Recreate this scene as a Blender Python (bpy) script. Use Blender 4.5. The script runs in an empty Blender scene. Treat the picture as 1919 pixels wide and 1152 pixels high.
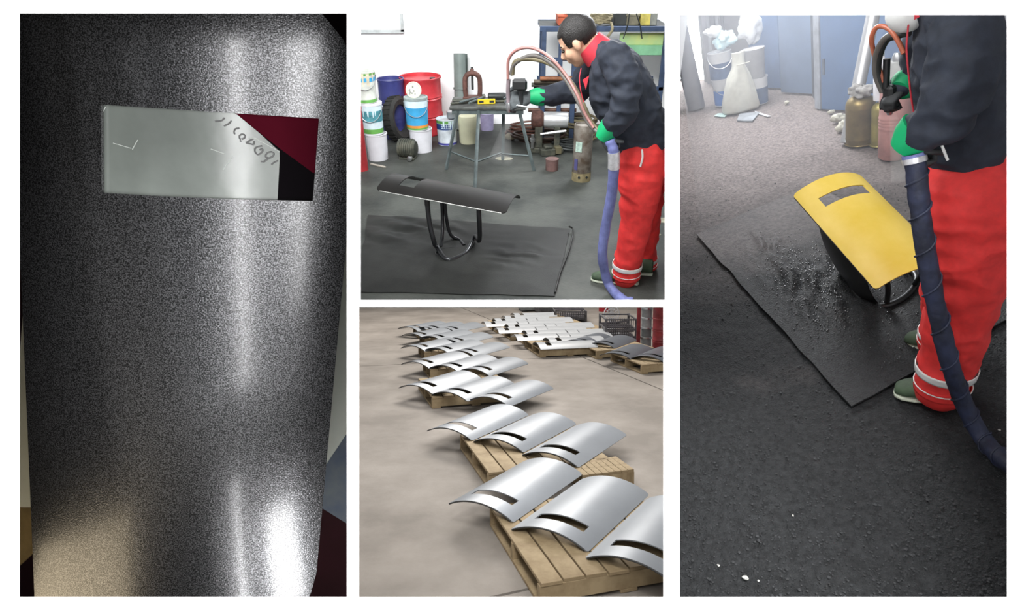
import bpy, bmesh, math, random
from mathutils import Matrix, Vector, noise
from math import sin, cos, pi, radians, atan, atan2, sqrt, tan
S = bpy.context.scene
C = S.collection
rnd = random.Random(7)
# ------------------------------------------------------------------ camera
FPX, CX, CY = 1200.0, 959.5, 576.0            # focal length and centre in pixels of the 1919 x 1152 frame
TH = atan(706 / 1200)                          # downward pitch
HCAM = 2.0
cam_d = bpy.data.cameras.new('camera'); cam = bpy.data.objects.new('camera', cam_d); C.objects.link(cam)
cam_d.sensor_width = 36; cam_d.lens = FPX / 1919 * 36; cam_d.clip_start = 0.02; cam_d.clip_end = 200
cam.location = (0, 0, HCAM); cam.rotation_euler = (pi / 2 - TH, 0, 0)
S.camera = cam
c_, s_ = cos(TH), sin(TH)
CAMM = Matrix(((1, 0, 0, 0), (0, c_, s_, 0), (0, -s_, c_, HCAM), (0, 0, 0, 1)))   # camera axes: x right, y forward, z up
def ray(px, py): return Vector(((px - CX) / FPX, 1.0, (CY - py) / FPX))
class Bay:
    """A place with its own level ground; vx, vy = where its plumb lines meet in the picture, h = eye height above its ground."""
    def __init__(s, vx, vy, h):
        n = -ray(vx, vy).normalized(); F = Vector((0, 1, 0))
        f = (F - n * F.dot(n)).normalized(); r = f.cross(n)
        s.h = h; s.R = Matrix((r, f, n)); o = n * -h
        s.M = CAMM @ (Matrix.Translation(o) @ s.R.transposed().to_4x4())
        s.eye = Vector((0, 0, h))
    def d(s, px, py): return s.R @ ray(px, py)
    def g(s, px, py, z=0.0):
        d = s.d(px, py); return s.eye + d * ((z - s.h) / d.z)
    def depth(s, p): return (s.R.transposed() @ (Vector(p) - s.eye)).y
    def plane(s, anchor, px, py, off=0.0):
        """Point on the upright plane through anchor that faces the eye, pushed off metres further away."""
        a = Vector(anchor); n = Vector((a.x, a.y, 0)).normalized(); d = s.d(px, py)
        return s.eye + d * (((a + n * off) - s.eye).dot(n) / d.dot(n))
    def at(s, px, py, dep): return s.eye + s.d(px, py) * dep
def hor(y): return CY + FPX * FPX / (CY - y)
B2 = Bay(CX, hor(-130), HCAM)
B3 = Bay(CX, hor(445), 1.9)
B4 = Bay(1590, 2900, 1.9)
class B1: M = CAMM
# ------------------------------------------------------------------ light
W = bpy.data.worlds.new('world'); S.world = W; W.use_nodes = True
W.node_tree.nodes['Background'].inputs[0].default_value = (0.93, 0.96, 1, 1)
W.node_tree.nodes['Background'].inputs[1].default_value = 0.15
S.view_settings.view_transform = 'Standard'; S.view_settings.look = 'None'
S.view_settings.exposure = 0.0; S.view_settings.gamma = 1.0; S.view_settings.use_curve_mapping = False
def area(name, bay, loc, target, sx, sy, power, col=(1, 1, 1), spread=180):
    l = bpy.data.lights.new(name, 'AREA'); l.shape = 'RECTANGLE'; l.size = sx; l.size_y = sy; l.energy = power; l.color = col
    l.spread = radians(spread)
    o = bpy.data.objects.new(name, l); C.objects.link(o)
    a = bay.M @ Vector(loc); b = bay.M @ Vector(target)
    o.matrix_world = Matrix.Translation(a) @ (b - a).to_track_quat('-Z', 'Y').to_matrix().to_4x4()
    return o
area('added_front_fill', B1, (0.2, -0.7, 2.0), (-0.4, 0.78, -0.1), 1.0, 1.0, 200)  # unseen fill lamp, added so the front wall renders white
area('added_front_fill', B1, (1.3, -0.6, 1.8), (0.4, 0.78, -0.1), 1.0, 1.0, 165)  # second added fill for the front wall, no real fixture
area('added_front_fill', B1, (0.5, -0.45, -0.35), (-0.2, 0.78, 0.0), 0.7, 1.3, 48)  # added lamp for the wall and the glow on the shield's right side
area('added_streak_light', B1, (-0.36, -0.3, -0.35), (-0.50, 1.06, -0.2), 0.03, 1.7, 18.0)  # unseen strip light added to draw the bright streak down the shield
area('added_low_streak_light', B1, (-0.475, 0.97, -0.66), (-0.49, 1.13, -0.38), 0.012, 0.32, 0.6)  # added strip, carries the streak on over the lower shield
area('added_glow_light', B1, (-0.33, 1.00, -0.72), (-0.40, 1.2, -0.42), 0.10, 0.22, 2.2)  # added out of view to brighten the shield's lower right
area('added_warm_light', B1, (-1.00, 1.02, -0.68), (-0.80, 1.2, -0.40), 0.34, 0.34, 1.5, (1, 0.82, 0.55))  # added out of view for warm glints at the shield's lower left
area('workshop_daylight', B2, (-1.4, 3.4, 3.7), (0.1, 7.4, 0.7), 3.0, 2.0, 290, (0.97, 0.99, 1))
area('added_workshop_fill', B2, (-0.5, 2.3, 3.4), (0.5, 4.3, 0.7), 1.4, 0.8, 60, (1, 0.99, 0.97))  # unseen front fill added to brighten the worker
area('yard_daylight', B3, (-0.8, 15.0, 7.0), (-0.1, 6.5, 0), 6.0, 3.0, 1200, (1, 0.96, 0.91))
area('yard_skylight', B1, (0.0, 5.9, 1.0), (0.0, 6.407, 0.138), 2.4, 2.2, 75, (0.97, 0.98, 1))
area('shed_daylight', B4, B4.at(1340, -330, 6.2), B4.g(1600, 480), 1.8, 1.4, 270, (0.95, 0.97, 1))
# ------------------------------------------------------------------ helpers
def rgb(h):
    v = [int(h[i:i + 2], 16) / 255 for i in (0, 2, 4)]
    return tuple(x / 12.92 if x <= .04045 else ((x + .055) / 1.055) ** 2.4 for x in v)
MATS = {}
def mat(name, col, rough=.6, metal=0., var=.25, scale=6., bump=0., bscale=60., col2=None, spec=.5, emit=None, estr=1., coat=0., alpha=1., trans=0., detail=5.):
    if name in MATS: return MATS[name]
    if isinstance(col, str): col = rgb(col)
    if isinstance(col2, str): col2 = rgb(col2)
    m = bpy.data.materials.new(name); m.use_nodes = True; nt = m.node_tree; b = nt.nodes['Principled BSDF']; L = nt.links
    tc = nt.nodes.new('ShaderNodeTexCoord')
    if var > 0 or col2:
        nz = nt.nodes.new('ShaderNodeTexNoise'); nz.inputs['Scale'].default_value = scale; nz.inputs['Detail'].default_value = detail
        nz.inputs['Roughness'].default_value = .62
        L.new(tc.outputs['Object'], nz.inputs['Vector'])
        cr = nt.nodes.new('ShaderNodeValToRGB'); L.new(nz.outputs['Fac'], cr.inputs[0])
        if col2 is None: a = tuple(max(0, x * (1 - var)) for x in col); c2 = tuple(min(1, x * (1 + var)) for x in col)
        else: a, c2 = col, col2
        cr.color_ramp.elements[0].position = .36; cr.color_ramp.elements[0].color = (*a, 1)
        cr.color_ramp.elements[1].position = .64; cr.color_ramp.elements[1].color = (*c2, 1)
        L.new(cr.outputs[0], b.inputs['Base Color'])
    else: b.inputs['Base Color'].default_value = (*col, 1)
    b.inputs['Roughness'].default_value = rough; b.inputs['Metallic'].default_value = metal
    b.inputs['Specular IOR Level'].default_value = spec; b.inputs['Coat Weight'].default_value = coat
    b.inputs['Alpha'].default_value = alpha; b.inputs['Transmission Weight'].default_value = trans
    if bump > 0:
        n2 = nt.nodes.new('ShaderNodeTexNoise'); n2.inputs['Scale'].default_value = bscale; n2.inputs['Detail'].default_value = 3
        L.new(tc.outputs['Object'], n2.inputs['Vector'])
        bp = nt.nodes.new('ShaderNodeBump'); bp.inputs['Strength'].default_value = bump; bp.inputs['Distance'].default_value = .01
        L.new(n2.outputs['Fac'], bp.inputs['Height']); L.new(bp.outputs[0], b.inputs['Normal'])
    if emit:
        b.inputs['Emission Color'].default_value = (*(rgb(emit) if isinstance(emit, str) else emit), 1); b.inputs['Emission Strength'].default_value = estr
    MATS[name] = m; return m
class MB:
    def __init__(s): s.v = []; s.f = []
    def add(s, vs, fs, M=None):
        o = len(s.v); s.v += [tuple(M @ Vector(v)) if M else tuple(v) for v in vs]; s.f += [tuple(i + o for i in q) for q in fs]; return s
    def box(s, x0, x1, y0, y1, z0, z1, M=None):
        vs = [(x, y, z) for z in (z0, z1) for y in (y0, y1) for x in (x0, x1)]
        return s.add(vs, [(0, 2, 3, 1), (4, 5, 7, 6), (0, 1, 5, 4), (2, 6, 7, 3), (0, 4, 6, 2), (1, 3, 7, 5)], M)
    def lathe(s, prof, n=24, M=None, caps=True):
        vs = []; fs = []
        for r, z in prof:
            for i in range(n): a = 2 * pi * i / n; vs.append((r * cos(a), r * sin(a), z))
        for k in range(len(prof) - 1):
            for i in range(n):
                j = (i + 1) % n; fs.append((k * n + i, k * n + j, (k + 1) * n + j, (k + 1) * n + i))
        if caps: fs.append(tuple(range(n - 1, -1, -1))); fs.append(tuple((len(prof) - 1) * n + i for i in range(n)))
        return s.add(vs, fs, M)
    def tube(s, pts, r, n=10, caps=True, flat=1.0):
        pts = [Vector(p) for p in pts]; rs = r if isinstance(r, (list, tuple)) else [r] * len(pts)
        vs = []; fs = []; up = None
        for i, p in enumerate(pts):
            t = (pts[min(i + 1, len(pts) - 1)] - pts[max(i - 1, 0)]).normalized()
            if up is None: up = Vector((0, 0, 1)) if abs(t.z) < .9 else Vector((1, 0, 0))
            x = t.cross(up).normalized(); up = x.cross(t).normalized()
            for k in range(n):
                a = 2 * pi * k / n; vs.append(p + x * (rs[i] * cos(a)) + up * (rs[i] * sin(a) * flat))
        for i in range(len(pts) - 1):
            for k in range(n): j = (k + 1) % n; fs.append((i * n + k, i * n + j, (i + 1) * n + j, (i + 1) * n + k))
        if caps: fs.append(tuple(range(n - 1, -1, -1))); fs.append(tuple((len(pts) - 1) * n + k for k in range(n)))
        return s.add(vs, fs)
    def ell(s, c, rx, ry, rz, M=None, nu=16, nv=10):
        vs = [(0, 0, -rz)]; fs = []
        for j in range(1, nv):
            b = -pi / 2 + pi * j / nv
            for i in range(nu): a = 2 * pi * i / nu; vs.append((rx * cos(a) * cos(b), ry * sin(a) * cos(b), rz * sin(b)))
        vs.append((0, 0, rz)); q = lambda j, i: 1 + (j - 1) * nu + i % nu
        for i in range(nu):
            fs.append((0, q(1, i + 1), q(1, i))); fs.append((len(vs) - 1, q(nv - 1, i), q(nv - 1, i + 1)))
            for j in range(1, nv - 1): fs.append((q(j, i), q(j, i + 1), q(j + 1, i + 1), q(j + 1, i)))
        T = Matrix.Translation(Vector(c)) @ (M.to_4x4() if M else Matrix.Identity(4))
        return s.add(vs, fs, T)
    def mesh(s, name='m', smooth=False, bevel=0.):
        me = bpy.data.meshes.new(name); me.from_pydata(s.v, [], s.f)
        bm = bmesh.new(); bm.from_mesh(me); bmesh.ops.recalc_face_normals(bm, faces=bm.faces)
        if bevel > 0:
            es = [e for e in bm.edges if len(e.link_faces) == 2 and e.calc_face_angle(0) > .6]
            bmesh.ops.bevel(bm, geom=es, offset=bevel, segments=1, affect='EDGES', clamp_overlap=True)
        bm.to_mesh(me); bm.free()
        if smooth:
            for p in me.polygons: p.use_smooth = True
            try: me.set_sharp_from_angle(angle=radians(38 if smooth is True else smooth))
            except Exception: pass
        return me
def spline(pts, n=8):
    """Catmull-Rom through the points."""
    P = [Vector(p) for p in pts]; P = [P[0] * 2 - P[1]] + P + [P[-1] * 2 - P[-2]]; out = []
    for i in range(1, len(P) - 2):
        for k in range(n):
            t = k / n; a, b, c, d = P[i - 1:i + 3]
            out.append(.5 * (2 * b + (c - a) * t + (2 * a - 5 * b + 4 * c - d) * t * t + (3 * b - a - 3 * c + d) * t ** 3))
    return out + [P[-2]]
def link(name, me, m, M=None, parent=None):
    o = bpy.data.objects.new(name, me); C.objects.link(o)
    if m is not None and me is not None and not me.materials: me.materials.append(m)
    if parent is not None: o.parent = parent
    if M is not None: o.matrix_basis = M
    return o
def tag(o, label, cat, group=None, kind=None):
    o['label'] = label; o['category'] = cat
    if group: o['group'] = group
    if kind: o['kind'] = kind
    return o
def thing(name, bay, loc, rz, label, cat, group=None, rot=None):
    M = bay.M @ Matrix.Translation(Vector(loc)) @ (rot.to_4x4() if rot is not None else Matrix.Rotation(rz, 4, 'Z'))
    return tag(link(name, None, None, M), label, cat, group)
def one(name, mb, m, bay, loc, rz, label, cat, group=None, smooth=False, bevel=0., rot=None):
    M = bay.M @ Matrix.Translation(Vector(loc)) @ (rot.to_4x4() if rot is not None else Matrix.Rotation(rz, 4, 'Z'))
    return tag(link(name, mb.mesh(name, smooth, bevel), m, M), label, cat, group)
def part(name, mb, m, parent, smooth=False, bevel=0., M=None, label=None):
    o = link(name, mb.mesh(name, smooth, bevel), m, M, parent)
    if label: o['label'] = label
    return o
def struct(name, mb, m, bay=None, smooth=False, label=None, cat=None):
    o = link(name, mb.mesh(name, smooth), m, bay.M if bay else None); o['kind'] = 'structure'
    if label: o['label'] = label
    if cat: o['category'] = cat
    return o
def copy_tree(o, parent=None):
    c = o.copy(); C.objects.link(c)
    if parent is not None: c.parent = parent
    for ch in [x for x in bpy.data.objects if x.parent == o]: copy_tree(ch, c)
    return c
def baytube(name, bay, pts, r, m, label, cat, n=10, group=None, sn=8, smooth=True):
    """A bent tube given in bay coordinates, its origin at its first point."""
    p0 = Vector(pts[0]); mb = MB(); mb.tube([p - p0 for p in spline(pts, sn)], r, n)
    return one(name, mb, m, bay, p0, 0, label, cat, group, smooth=smooth)
def standpx(bay, x0, x1, yt, yb, z0=0.0, roundish=True):
    """Where a thing stands whose picture box is x0..x1, yt..yb: foot centre, radius, height."""
    cx = (x0 + x1) / 2; p = bay.g(cx, yb, z0); w = (x1 - x0) * bay.depth(p) / FPX; r = w / 2
    hd = Vector((p.x, p.y, 0)).normalized(); c = p + (hd * r if roundish else Vector())
    d = bay.d(cx, yt); t = c.to_2d().length / d.to_2d().length
    return c, r, max(.02, bay.h + d.z * t - z0)
def remesh(mb, voxel, smooth_it=4, name='body', wr=0., wscale=10., seed=0, wz=1.):
    me = mb.mesh(name); o = bpy.data.objects.new('tmp', me); C.objects.link(o)
    a = o.modifiers.new('r', 'REMESH'); a.mode = 'VOXEL'; a.voxel_size = voxel
    b = o.modifiers.new('s', 'SMOOTH'); b.iterations = smooth_it; b.factor = .5
    dg = bpy.context.evaluated_depsgraph_get(); e = o.evaluated_get(dg)
    nm = bpy.data.meshes.new_from_object(e); bpy.data.objects.remove(o); bpy.data.meshes.remove(me)
    if wr > 0:
        nn = [v.normal.copy() for v in nm.vertices]
        for v, n in zip(nm.vertices, nn):
            q = v.co * wscale; q.z *= wz; q += Vector((seed, seed * 2.3, 0))
            k = noise.noise(q) + .5 * noise.noise(q * 2.1)
            v.co += n * (wr * (1 - 2 * abs(k) * 1.3))
    for p in nm.polygons: p.use_smooth = True
    nm.name = name
    return nm
# ------------------------------------------------------------------ white wall with four openings
PAN = [(37, 650, 25, 1118), (676, 1246, 25, 562), (673, 1243, 575, 1118), (1274, 1887, 28, 1118)]
D0, D1 = 0.78, 1.50          # the niche stands nearer than the three rooms
M_WALL = mat('white_wall_paint', (.93, .93, .93), .8, var=0)
def front_wall(mb, x_lo, x_hi, D):
    pan = [p for p in PAN if x_lo <= p[0] and p[1] <= x_hi]
    xs = sorted({x_lo, x_hi} | {v for p in pan for v in p[:2]}); ys = sorted({-900, 2300} | {v for p in pan for v in p[2:]})
    hole = lambda i, j: any(p[0] <= xs[i] and xs[i + 1] <= p[1] and p[2] <= ys[j] and ys[j + 1] <= p[3] for p in pan)
    nx, ny = len(xs), len(ys); base = len(mb.v)
    for d in (D, D + .02):
        for y in ys:
            for x in xs: mb.v.append(tuple(ray(x, y) * d))
    I = lambda l, i, j: base + l * nx * ny + j * nx + i
    for i in range(nx - 1):
        for j in range(ny - 1):
            if hole(i, j): continue
            for l in (0, 1): mb.f.append((I(l, i, j), I(l, i + 1, j), I(l, i + 1, j + 1), I(l, i, j + 1)))
            for (a, b, ni, nj) in (((i, j), (i + 1, j), i, j - 1), ((i, j + 1), (i + 1, j + 1), i, j + 1), ((i, j), (i, j + 1), i - 1, j), ((i + 1, j), (i + 1, j + 1), i + 1, j)):
                if not (0 <= ni < nx - 1 and 0 <= nj < ny - 1) or hole(ni, nj):
                    mb.f.append((I(0, *a), I(0, *b), I(1, *b), I(1, *a)))
    return mb
mbw = MB(); front_wall(mbw, -2200, 671.5, D0); front_wall(mbw, 671.5, 4100, D1)
struct('wall_front', mbw, M_WALL, B1, label='white wall with four rectangular openings', cat='wall')
M_PART = mat('divider_paint', (.6, .6, .6), .8, var=.05)
def divider(px, y0, y1, d0, d1, t=.006):
    k = (px - CX) / FPX; mb = MB(); vs = []
    for s in (-1, 1):
        for d in (d0, d1):
            for y in (y0, y1): r = ray(px, y) * d; r.x += s * t; vs.append(r)
    return mb.add(vs, [(0, 1, 3, 2), (4, 6, 7, 5), (0, 4, 5, 1), (2, 3, 7, 6), (0, 2, 6, 4), (1, 5, 7, 3)])
struct('wall_return', divider(671.4, -900, 2300, D0, D1 + .02, .0006), M_WALL, B1)
struct('wall_divider_right', divider(1259.5, -60, 1250, D1 + .02, 9.0), M_PART, B1)
mb = MB(); q = []
for (x, d) in ((-.462, 1.9), (-3.3, 8.6)):
    for z in (-4.2, 4.3): q.append(Vector((x, d, z * d / 8.6 if z > 0 else z * (.45 + .55 * d / 8.6) * .5 - .3)))
n_ = Vector((q[2].y - q[0].y, -(q[2].x - q[0].x), 0)).normalized() * -.02
struct('wall_divider_left', mb.add(q + [v + n_ for v in q], [(0, 1, 3, 2), (4, 6, 7, 5), (0, 4, 5, 1), (2, 3, 7, 6), (0, 2, 6, 4), (1, 5, 7, 3)]), M_PART, B1)
# ------------------------------------------------------------------ shields (shared builder)
def arc(a, w, s):
    R = (w * w / 4 + s * s) / (2 * s); al = math.asin(w / 2 / R)
    return R * sin(a * al), R * cos(a * al) - R + s, Vector((sin(a * al), 0, cos(a * al)))
def shield_mb(w, l, s, t, slot, rc=.03, na=24, ny=20, shear=(0, 0), rq=None):
    """Plate bent about its length. slot = (a0, a1, y0, y1) with a across (-1..1) and y along from the middle."""
    a0, a1, y0, y1 = slot
    us = sorted(set([round(-1 + 2 * i / na, 4) for i in range(na + 1)] + [a0, a1])); us = [u for u in us if u in (a0, a1) or min(abs(u - a0), abs(u - a1)) > .03]
    ys = [-l / 2 + rc * (1 - cos(pi / 2 * i / 5)) for i in range(6)]; ys = sorted(set(ys + [-y for y in ys] + [y0, y1] + [-l / 2 + rc + (l - 2 * rc) * i / ny for i in range(1, ny)]))
    ys = [y for y in ys if y in (y0, y1) or min(abs(y - y0), abs(y - y1)) > .006]
    def pt(u, y, off):
        e = l / 2 - abs(y); am = 1.0
        r_ = rq[(y > 0) * 2 + (u > 0)] if rq else rc
        if e < r_: am = 1 - (r_ - sqrt(max(0, r_ * r_ - (r_ - e) ** 2))) / (w / 2)
        a = u * am; x, z, n = arc(a, w, s)
        wgt = max(0, 1 - abs(y - (y0 + y1) / 2) / (l * .2)) if abs(y - (y0 + y1) / 2) > (y1 - y0) / 2 else 1
        return Vector((x, y + (shear[1] + (shear[0] - shear[1]) * max(0, min(1, (y - y0) / (y1 - y0)))) * a * wgt, z)) + n * off
    mb = MB(); nu, nv = len(us), len(ys)
    for off in (0, -t):
        for y in ys:
            for u in us: mb.v.append(tuple(pt(u, y, off)))
    I = lambda k, i, j: k * nu * nv + j * nu + i
    solid = lambda i, j: 0 <= i < nu - 1 and 0 <= j < nv - 1 and not (us[i] >= a0 - 1e-6 and us[i + 1] <= a1 + 1e-6 and ys[j] >= y0 - 1e-6 and ys[j + 1] <= y1 + 1e-6)
    for i in range(nu - 1):
        for j in range(nv - 1):
            if not solid(i, j): continue
            mb.f.append((I(0, i, j), I(0, i + 1, j), I(0, i + 1, j + 1), I(0, i, j + 1)))
            mb.f.append((I(1, i, j), I(1, i, j + 1), I(1, i + 1, j + 1), I(1, i + 1, j)))
            for ni, nj, a, b in ((i, j - 1, (i, j), (i + 1, j)), (i, j + 1, (i, j + 1), (i + 1, j + 1)), (i - 1, j, (i, j), (i, j + 1)), (i + 1, j, (i + 1, j), (i + 1, j + 1))):
                if not solid(ni, nj): mb.f.append((I(0, *a), I(0, *b), I(1, *b), I(1, *a)))
    return mb
# ------------------------------------------------------------------ opening 1: close view of a coated shield
def sparkle(name):
    m = bpy.data.materials.new(name); m.use_nodes = True; nt = m.node_tree; L = nt.links; b = nt.nodes['Principled BSDF']
    b.inputs['Base Color'].default_value = (.10, .10, .105, 1); b.inputs['Metallic'].default_value = .8; b.inputs['Roughness'].default_value = .3; b.inputs['Coat Weight'].default_value = .5; b.inputs['Coat Roughness'].default_value = .2
    tc = nt.nodes.new('ShaderNodeTexCoord')
    n1 = nt.nodes.new('ShaderNodeTexNoise'); n1.inputs['Scale'].default_value = 420; n1.inputs['Detail'].default_value = 2
    L.new(tc.outputs['Object'], n1.inputs['Vector'])
    bp = nt.nodes.new('ShaderNodeBump'); bp.inputs['Strength'].default_value = .3; bp.inputs['Distance'].default_value = .0016
    v1 = nt.nodes.new('ShaderNodeTexNoise'); v1.inputs['Scale'].default_value = 520; v1.inputs['Detail'].default_value = 1; L.new(tc.outputs['Object'], v1.inputs['Vector'])
    cr = nt.nodes.new('ShaderNodeValToRGB'); e = cr.color_ramp.elements; e[0].position = .40; e[0].color = (.010, .010, .0105, 1); e[1].position = .66; e[1].color = (.10, .10, .105, 1); L.new(v1.outputs['Fac'], cr.inputs[0]); L.new(cr.outputs[0], b.inputs['Base Color'])
    L.new(n1.outputs['Fac'], bp.inputs['Height']); L.new(bp.outputs[0], b.inputs['Normal'])
    return m
R1 = Matrix(((.9846, .1543, .0821), (.1199, -.2541, -.9597), (-.1272, .9548, -.2686))); P1 = Vector((-.5439, 1.0627, -.0245))
SH1 = (.5, 1.165, .0487, .005, (-.4217, .775, .2558, .3828))
sh = thing('riot_shield', B1, P1, 0, 'sparkling charcoal coated curved shield with a film-covered viewing slot, filling its opening', 'shield', rot=R1)
part('shield_plate', shield_mb(*SH1, rc=.16, rq=(.03, .16, .03, .16), na=60, ny=60, shear=(.0239, .0347)), sparkle('sparkling_charcoal_coating'), sh, smooth=True, M=Matrix.Translation((0, -.0425, 0)))
def on_sh1(px, py, off=0.):
    """Pixel to shield coordinates on its bent surface (off below it)."""
    Ri = R1.transposed(); o = Ri @ (-P1); d = Ri @ ray(px, py); t = 1.0
    for _ in range(30):
        q = o + d * t; x = max(-.249, min(.249, q.x)); R = (.0625 + .0487 ** 2) / (2 * .0487)
        z = sqrt(R * R - x * x) - R + .0487 - off; t += (z - q.z) / d.z
    return o + d * t
def film_poly(pxs, off, n=14):
    """Bent sheet over a px polygon that is cut into strips: pxs = left list, right list of pixel points, top to bottom."""
    mb = MB(); L_, R_ = pxs
    for (a, b) in zip(L_, R_):
        for k in range(n + 1):
            t = k / n; mb.v.append(tuple(on_sh1(a[0] + (b[0] - a[0]) * t, a[1] + (b[1] - a[1]) * t, off)))
    for j in range(len(L_) - 1):
        for k in range(n): i = j * (n + 1) + k; mb.f.append((i, i + 1, i + n + 2, i + n + 1))
    return mb
M_FILM = mat('protective_film', (.085, .094, .086), .25, var=.12, scale=9, bump=.12, bscale=14, spec=.7)
pane = part('window_pane', film_poly(([(178, 186), (182, 376)], [(612, 212), (602, 378)]), .011), mat('dark_pane', (.003, .0025, .003), .6, var=0, spec=.0), sh, smooth=True, label='dark clear pane behind the slot')
film = part('protective_film', film_poly(([(178, 186), (180, 216), (182, 250), (182, 281), (182, 300), (182, 374)], [(420, 200), (446, 216), (487, 250), (524, 284), (524, 300), (520, 374)]), .0085), M_FILM, sh, smooth=True, label='grey-green peeling film with handwritten marks')
def k_(x, y): return (380 + x / 5.758, 190 + y / 5.758)
STROKES = [[(740, 682), (775, 655), (812, 638)], [(715, 612), (680, 600), (682, 575), (705, 552), (742, 545), (768, 562), (755, 592), (718, 612), (690, 628), (655, 650), (625, 648)], [(660, 640), (668, 658)],
    [(640, 480), (585, 492), (562, 515), (568, 552), (598, 574), (640, 545), (645, 515), (612, 522)], [(548, 400), (470, 445), (505, 456), (548, 468)], [(552, 425), (552, 468)],
    [(415, 408), (398, 398), (396, 372), (420, 355), (452, 364), (452, 392), (422, 408)], [(410, 436), (408, 418)], [(345, 355), (338, 330), (350, 300), (395, 290)], [(335, 345), (350, 352)],
    [(228, 266), (280, 242), (308, 208)], [(132, 215), (200, 208), (236, 176)]]
M_INK = mat('marker_ink', (.05, .05, .05), .6, var=0)
for st in STROKES:
    mb = MB(); mb.tube(spline([on_sh1(*k_(*q), .0082) for q in st], 4), .00115, 6, flat=.5)
    part('handwritten_stroke', mb, M_INK, film, smooth=True)
M_SCR = mat('film_scratch', (.30, .32, .30), .35, var=0)
for a, b in [((212, 268), (246, 278)), ((248, 280), (258, 262)), ((395, 279), (420, 288)), ((186, 222), (198, 200)), ((418, 318), (436, 294)), ((466, 259), (478, 259)), ((478, 259), (524, 284))]:
    mb = MB(); mb.tube([on_sh1(*a, .0083), on_sh1(*b, .0083)], .0006, 5); part('film_crease', mb, M_SCR, film)
# red cloth seen through the slot, at the pane: a crimson patch on the pane stands in for the cloth behind; hung board, blue drum and dark floor behind
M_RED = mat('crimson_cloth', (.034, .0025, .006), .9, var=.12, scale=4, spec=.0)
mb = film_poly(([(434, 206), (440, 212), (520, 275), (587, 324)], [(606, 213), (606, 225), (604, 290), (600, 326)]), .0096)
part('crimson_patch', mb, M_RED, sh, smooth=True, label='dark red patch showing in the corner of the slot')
# bay 1 surroundings, camera axes
def c1(px, py, d): return ray(px, py) * d
def slab(pts, t=.008):
    """Flat board through camera-axes points, given thickness away from the eye."""
    P = [Vector(p) for p in pts]; n = (P[1] - P[0]).cross(P[2] - P[0]).normalized()
    if n.y < 0: n = -n
    k = len(P); mb = MB(); mb.v = [tuple(p) for p in P] + [tuple(p + n * t) for p in P]
    mb.f = [tuple(range(k)), tuple(range(2 * k - 1, k - 1, -1))] + [(i, (i + 1) % k, k + (i + 1) % k, k + i) for i in range(k)]
    return mb
struct('wall_niche_back', slab([c1(-350, -250, 1.82), c1(668, -250, 1.82), c1(668, 1700, 1.82), c1(-350, 1700, 1.82)], .01), mat('maroon_wall', (.035, .006, .012), .9, var=.2), B1)
struct('wall_niche_left', slab([c1(-350, -250, .82), c1(-350, -250, 1.82), c1(-350, 1700, 1.82), c1(-350, 1700, .82)], .01), mat('niche_dark', (.02, .02, .022), .9, var=0), B1)
struct('wall_niche_right', divider(669.5, -250, 1700, .82, 1.82, .0008), MATS['niche_dark'], B1)
struct('wall_niche_top', slab([c1(-350, -250, .82), c1(655, -250, .82), c1(655, -250, 1.82), c1(-350, -250, 1.82)], .01), MATS['niche_dark'], B1)
struct('wall_niche_base', slab([c1(-350, 1700, .82), c1(655, 1700, .82), c1(655, 1700, 1.82), c1(-350, 1700, 1.82)], .01), mat('maroon_floor', (.028, .008, .014), .7, var=.3), B1)
def board1(name, pxs, d, m, label, cat, t=.008):
    P = [c1(x, y, d) for x, y in pxs]; c = P[0].copy()
    return one(name, slab([p - c for p in P], t), m, B1, c, 0, label, cat)
board1('pale_panel', [(58, 380), (664, 380), (664, 790), (612, 868), (560, 952), (16, 950)], 1.42, mat('pale_panel_paint', (.46, .48, .43), .6, var=.1, scale=3), 'pale grey-green panel leaning right behind the charcoal shield', 'panel')
board1('blue_sheet', [(560, 850), (665, 800), (665, 990), (560, 925)], 1.55, mat('blue_worn_sheet', (.035, .055, .11), .6, scale=5, col2=(.11, .13, .14)), 'blue worn sheet lying below the pale panel', 'sheet')
board1('brown_board', [(-40, 935), (90, 950), (90, 1010), (-40, 1130)], 1.5, mat('brown_board_wood', (.17, .12, .05), .6, var=.35, scale=8), 'brown board below the pale panel beside the shield edge', 'board')
# ------------------------------------------------------------------ opening 2: spraying workshop
g2 = B2.g
YW = 7.75
M_FL2 = mat('grey_workshop_concrete', (.030, .034, .031), .6, var=.4, scale=1.6, bump=.25, bscale=40, col2=(.085, .09, .08), detail=9, spec=.3)
def floor_poly(bay, pxs, t=.04):
    P = [bay.g(*p) if len(p) == 2 else Vector(p) for p in pxs]; k = len(P); mb = MB()
    mb.v = [tuple(p) for p in P] + [(p.x, p.y, p.z - t) for p in P]
    mb.f = [tuple(range(k)), tuple(range(2 * k - 1, k - 1, -1))] + [(i, (i + 1) % k, k + (i + 1) % k, k + i) for i in range(k)]
    return mb
def xk(px, d): return (px - CX) / FPX * d
yb = g2(960, 566).y; db = B2.depth(g2(960, 566)); de = B2.depth((0, YW, 0))
struct('floor_workshop', floor_poly(B2, [(xk(664, db) - .55, yb, 0), (xk(1258, db), yb, 0), (xk(1258, de), YW + .1, 0), (-2.95, YW + .1, 0)]), M_FL2, B2, label='dirty grey concrete workshop floor', cat='floor')
M_WW = mat('white_plaster', (.92, .93, .93), .85, var=.03, scale=2)
mb = MB(); mb.box(-3.0, 1.95, YW, YW + .12, -.05, 2.3); struct('wall_back', mb, M_WW, B2, label='white plaster wall of the workshop', cat='wall')
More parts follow.
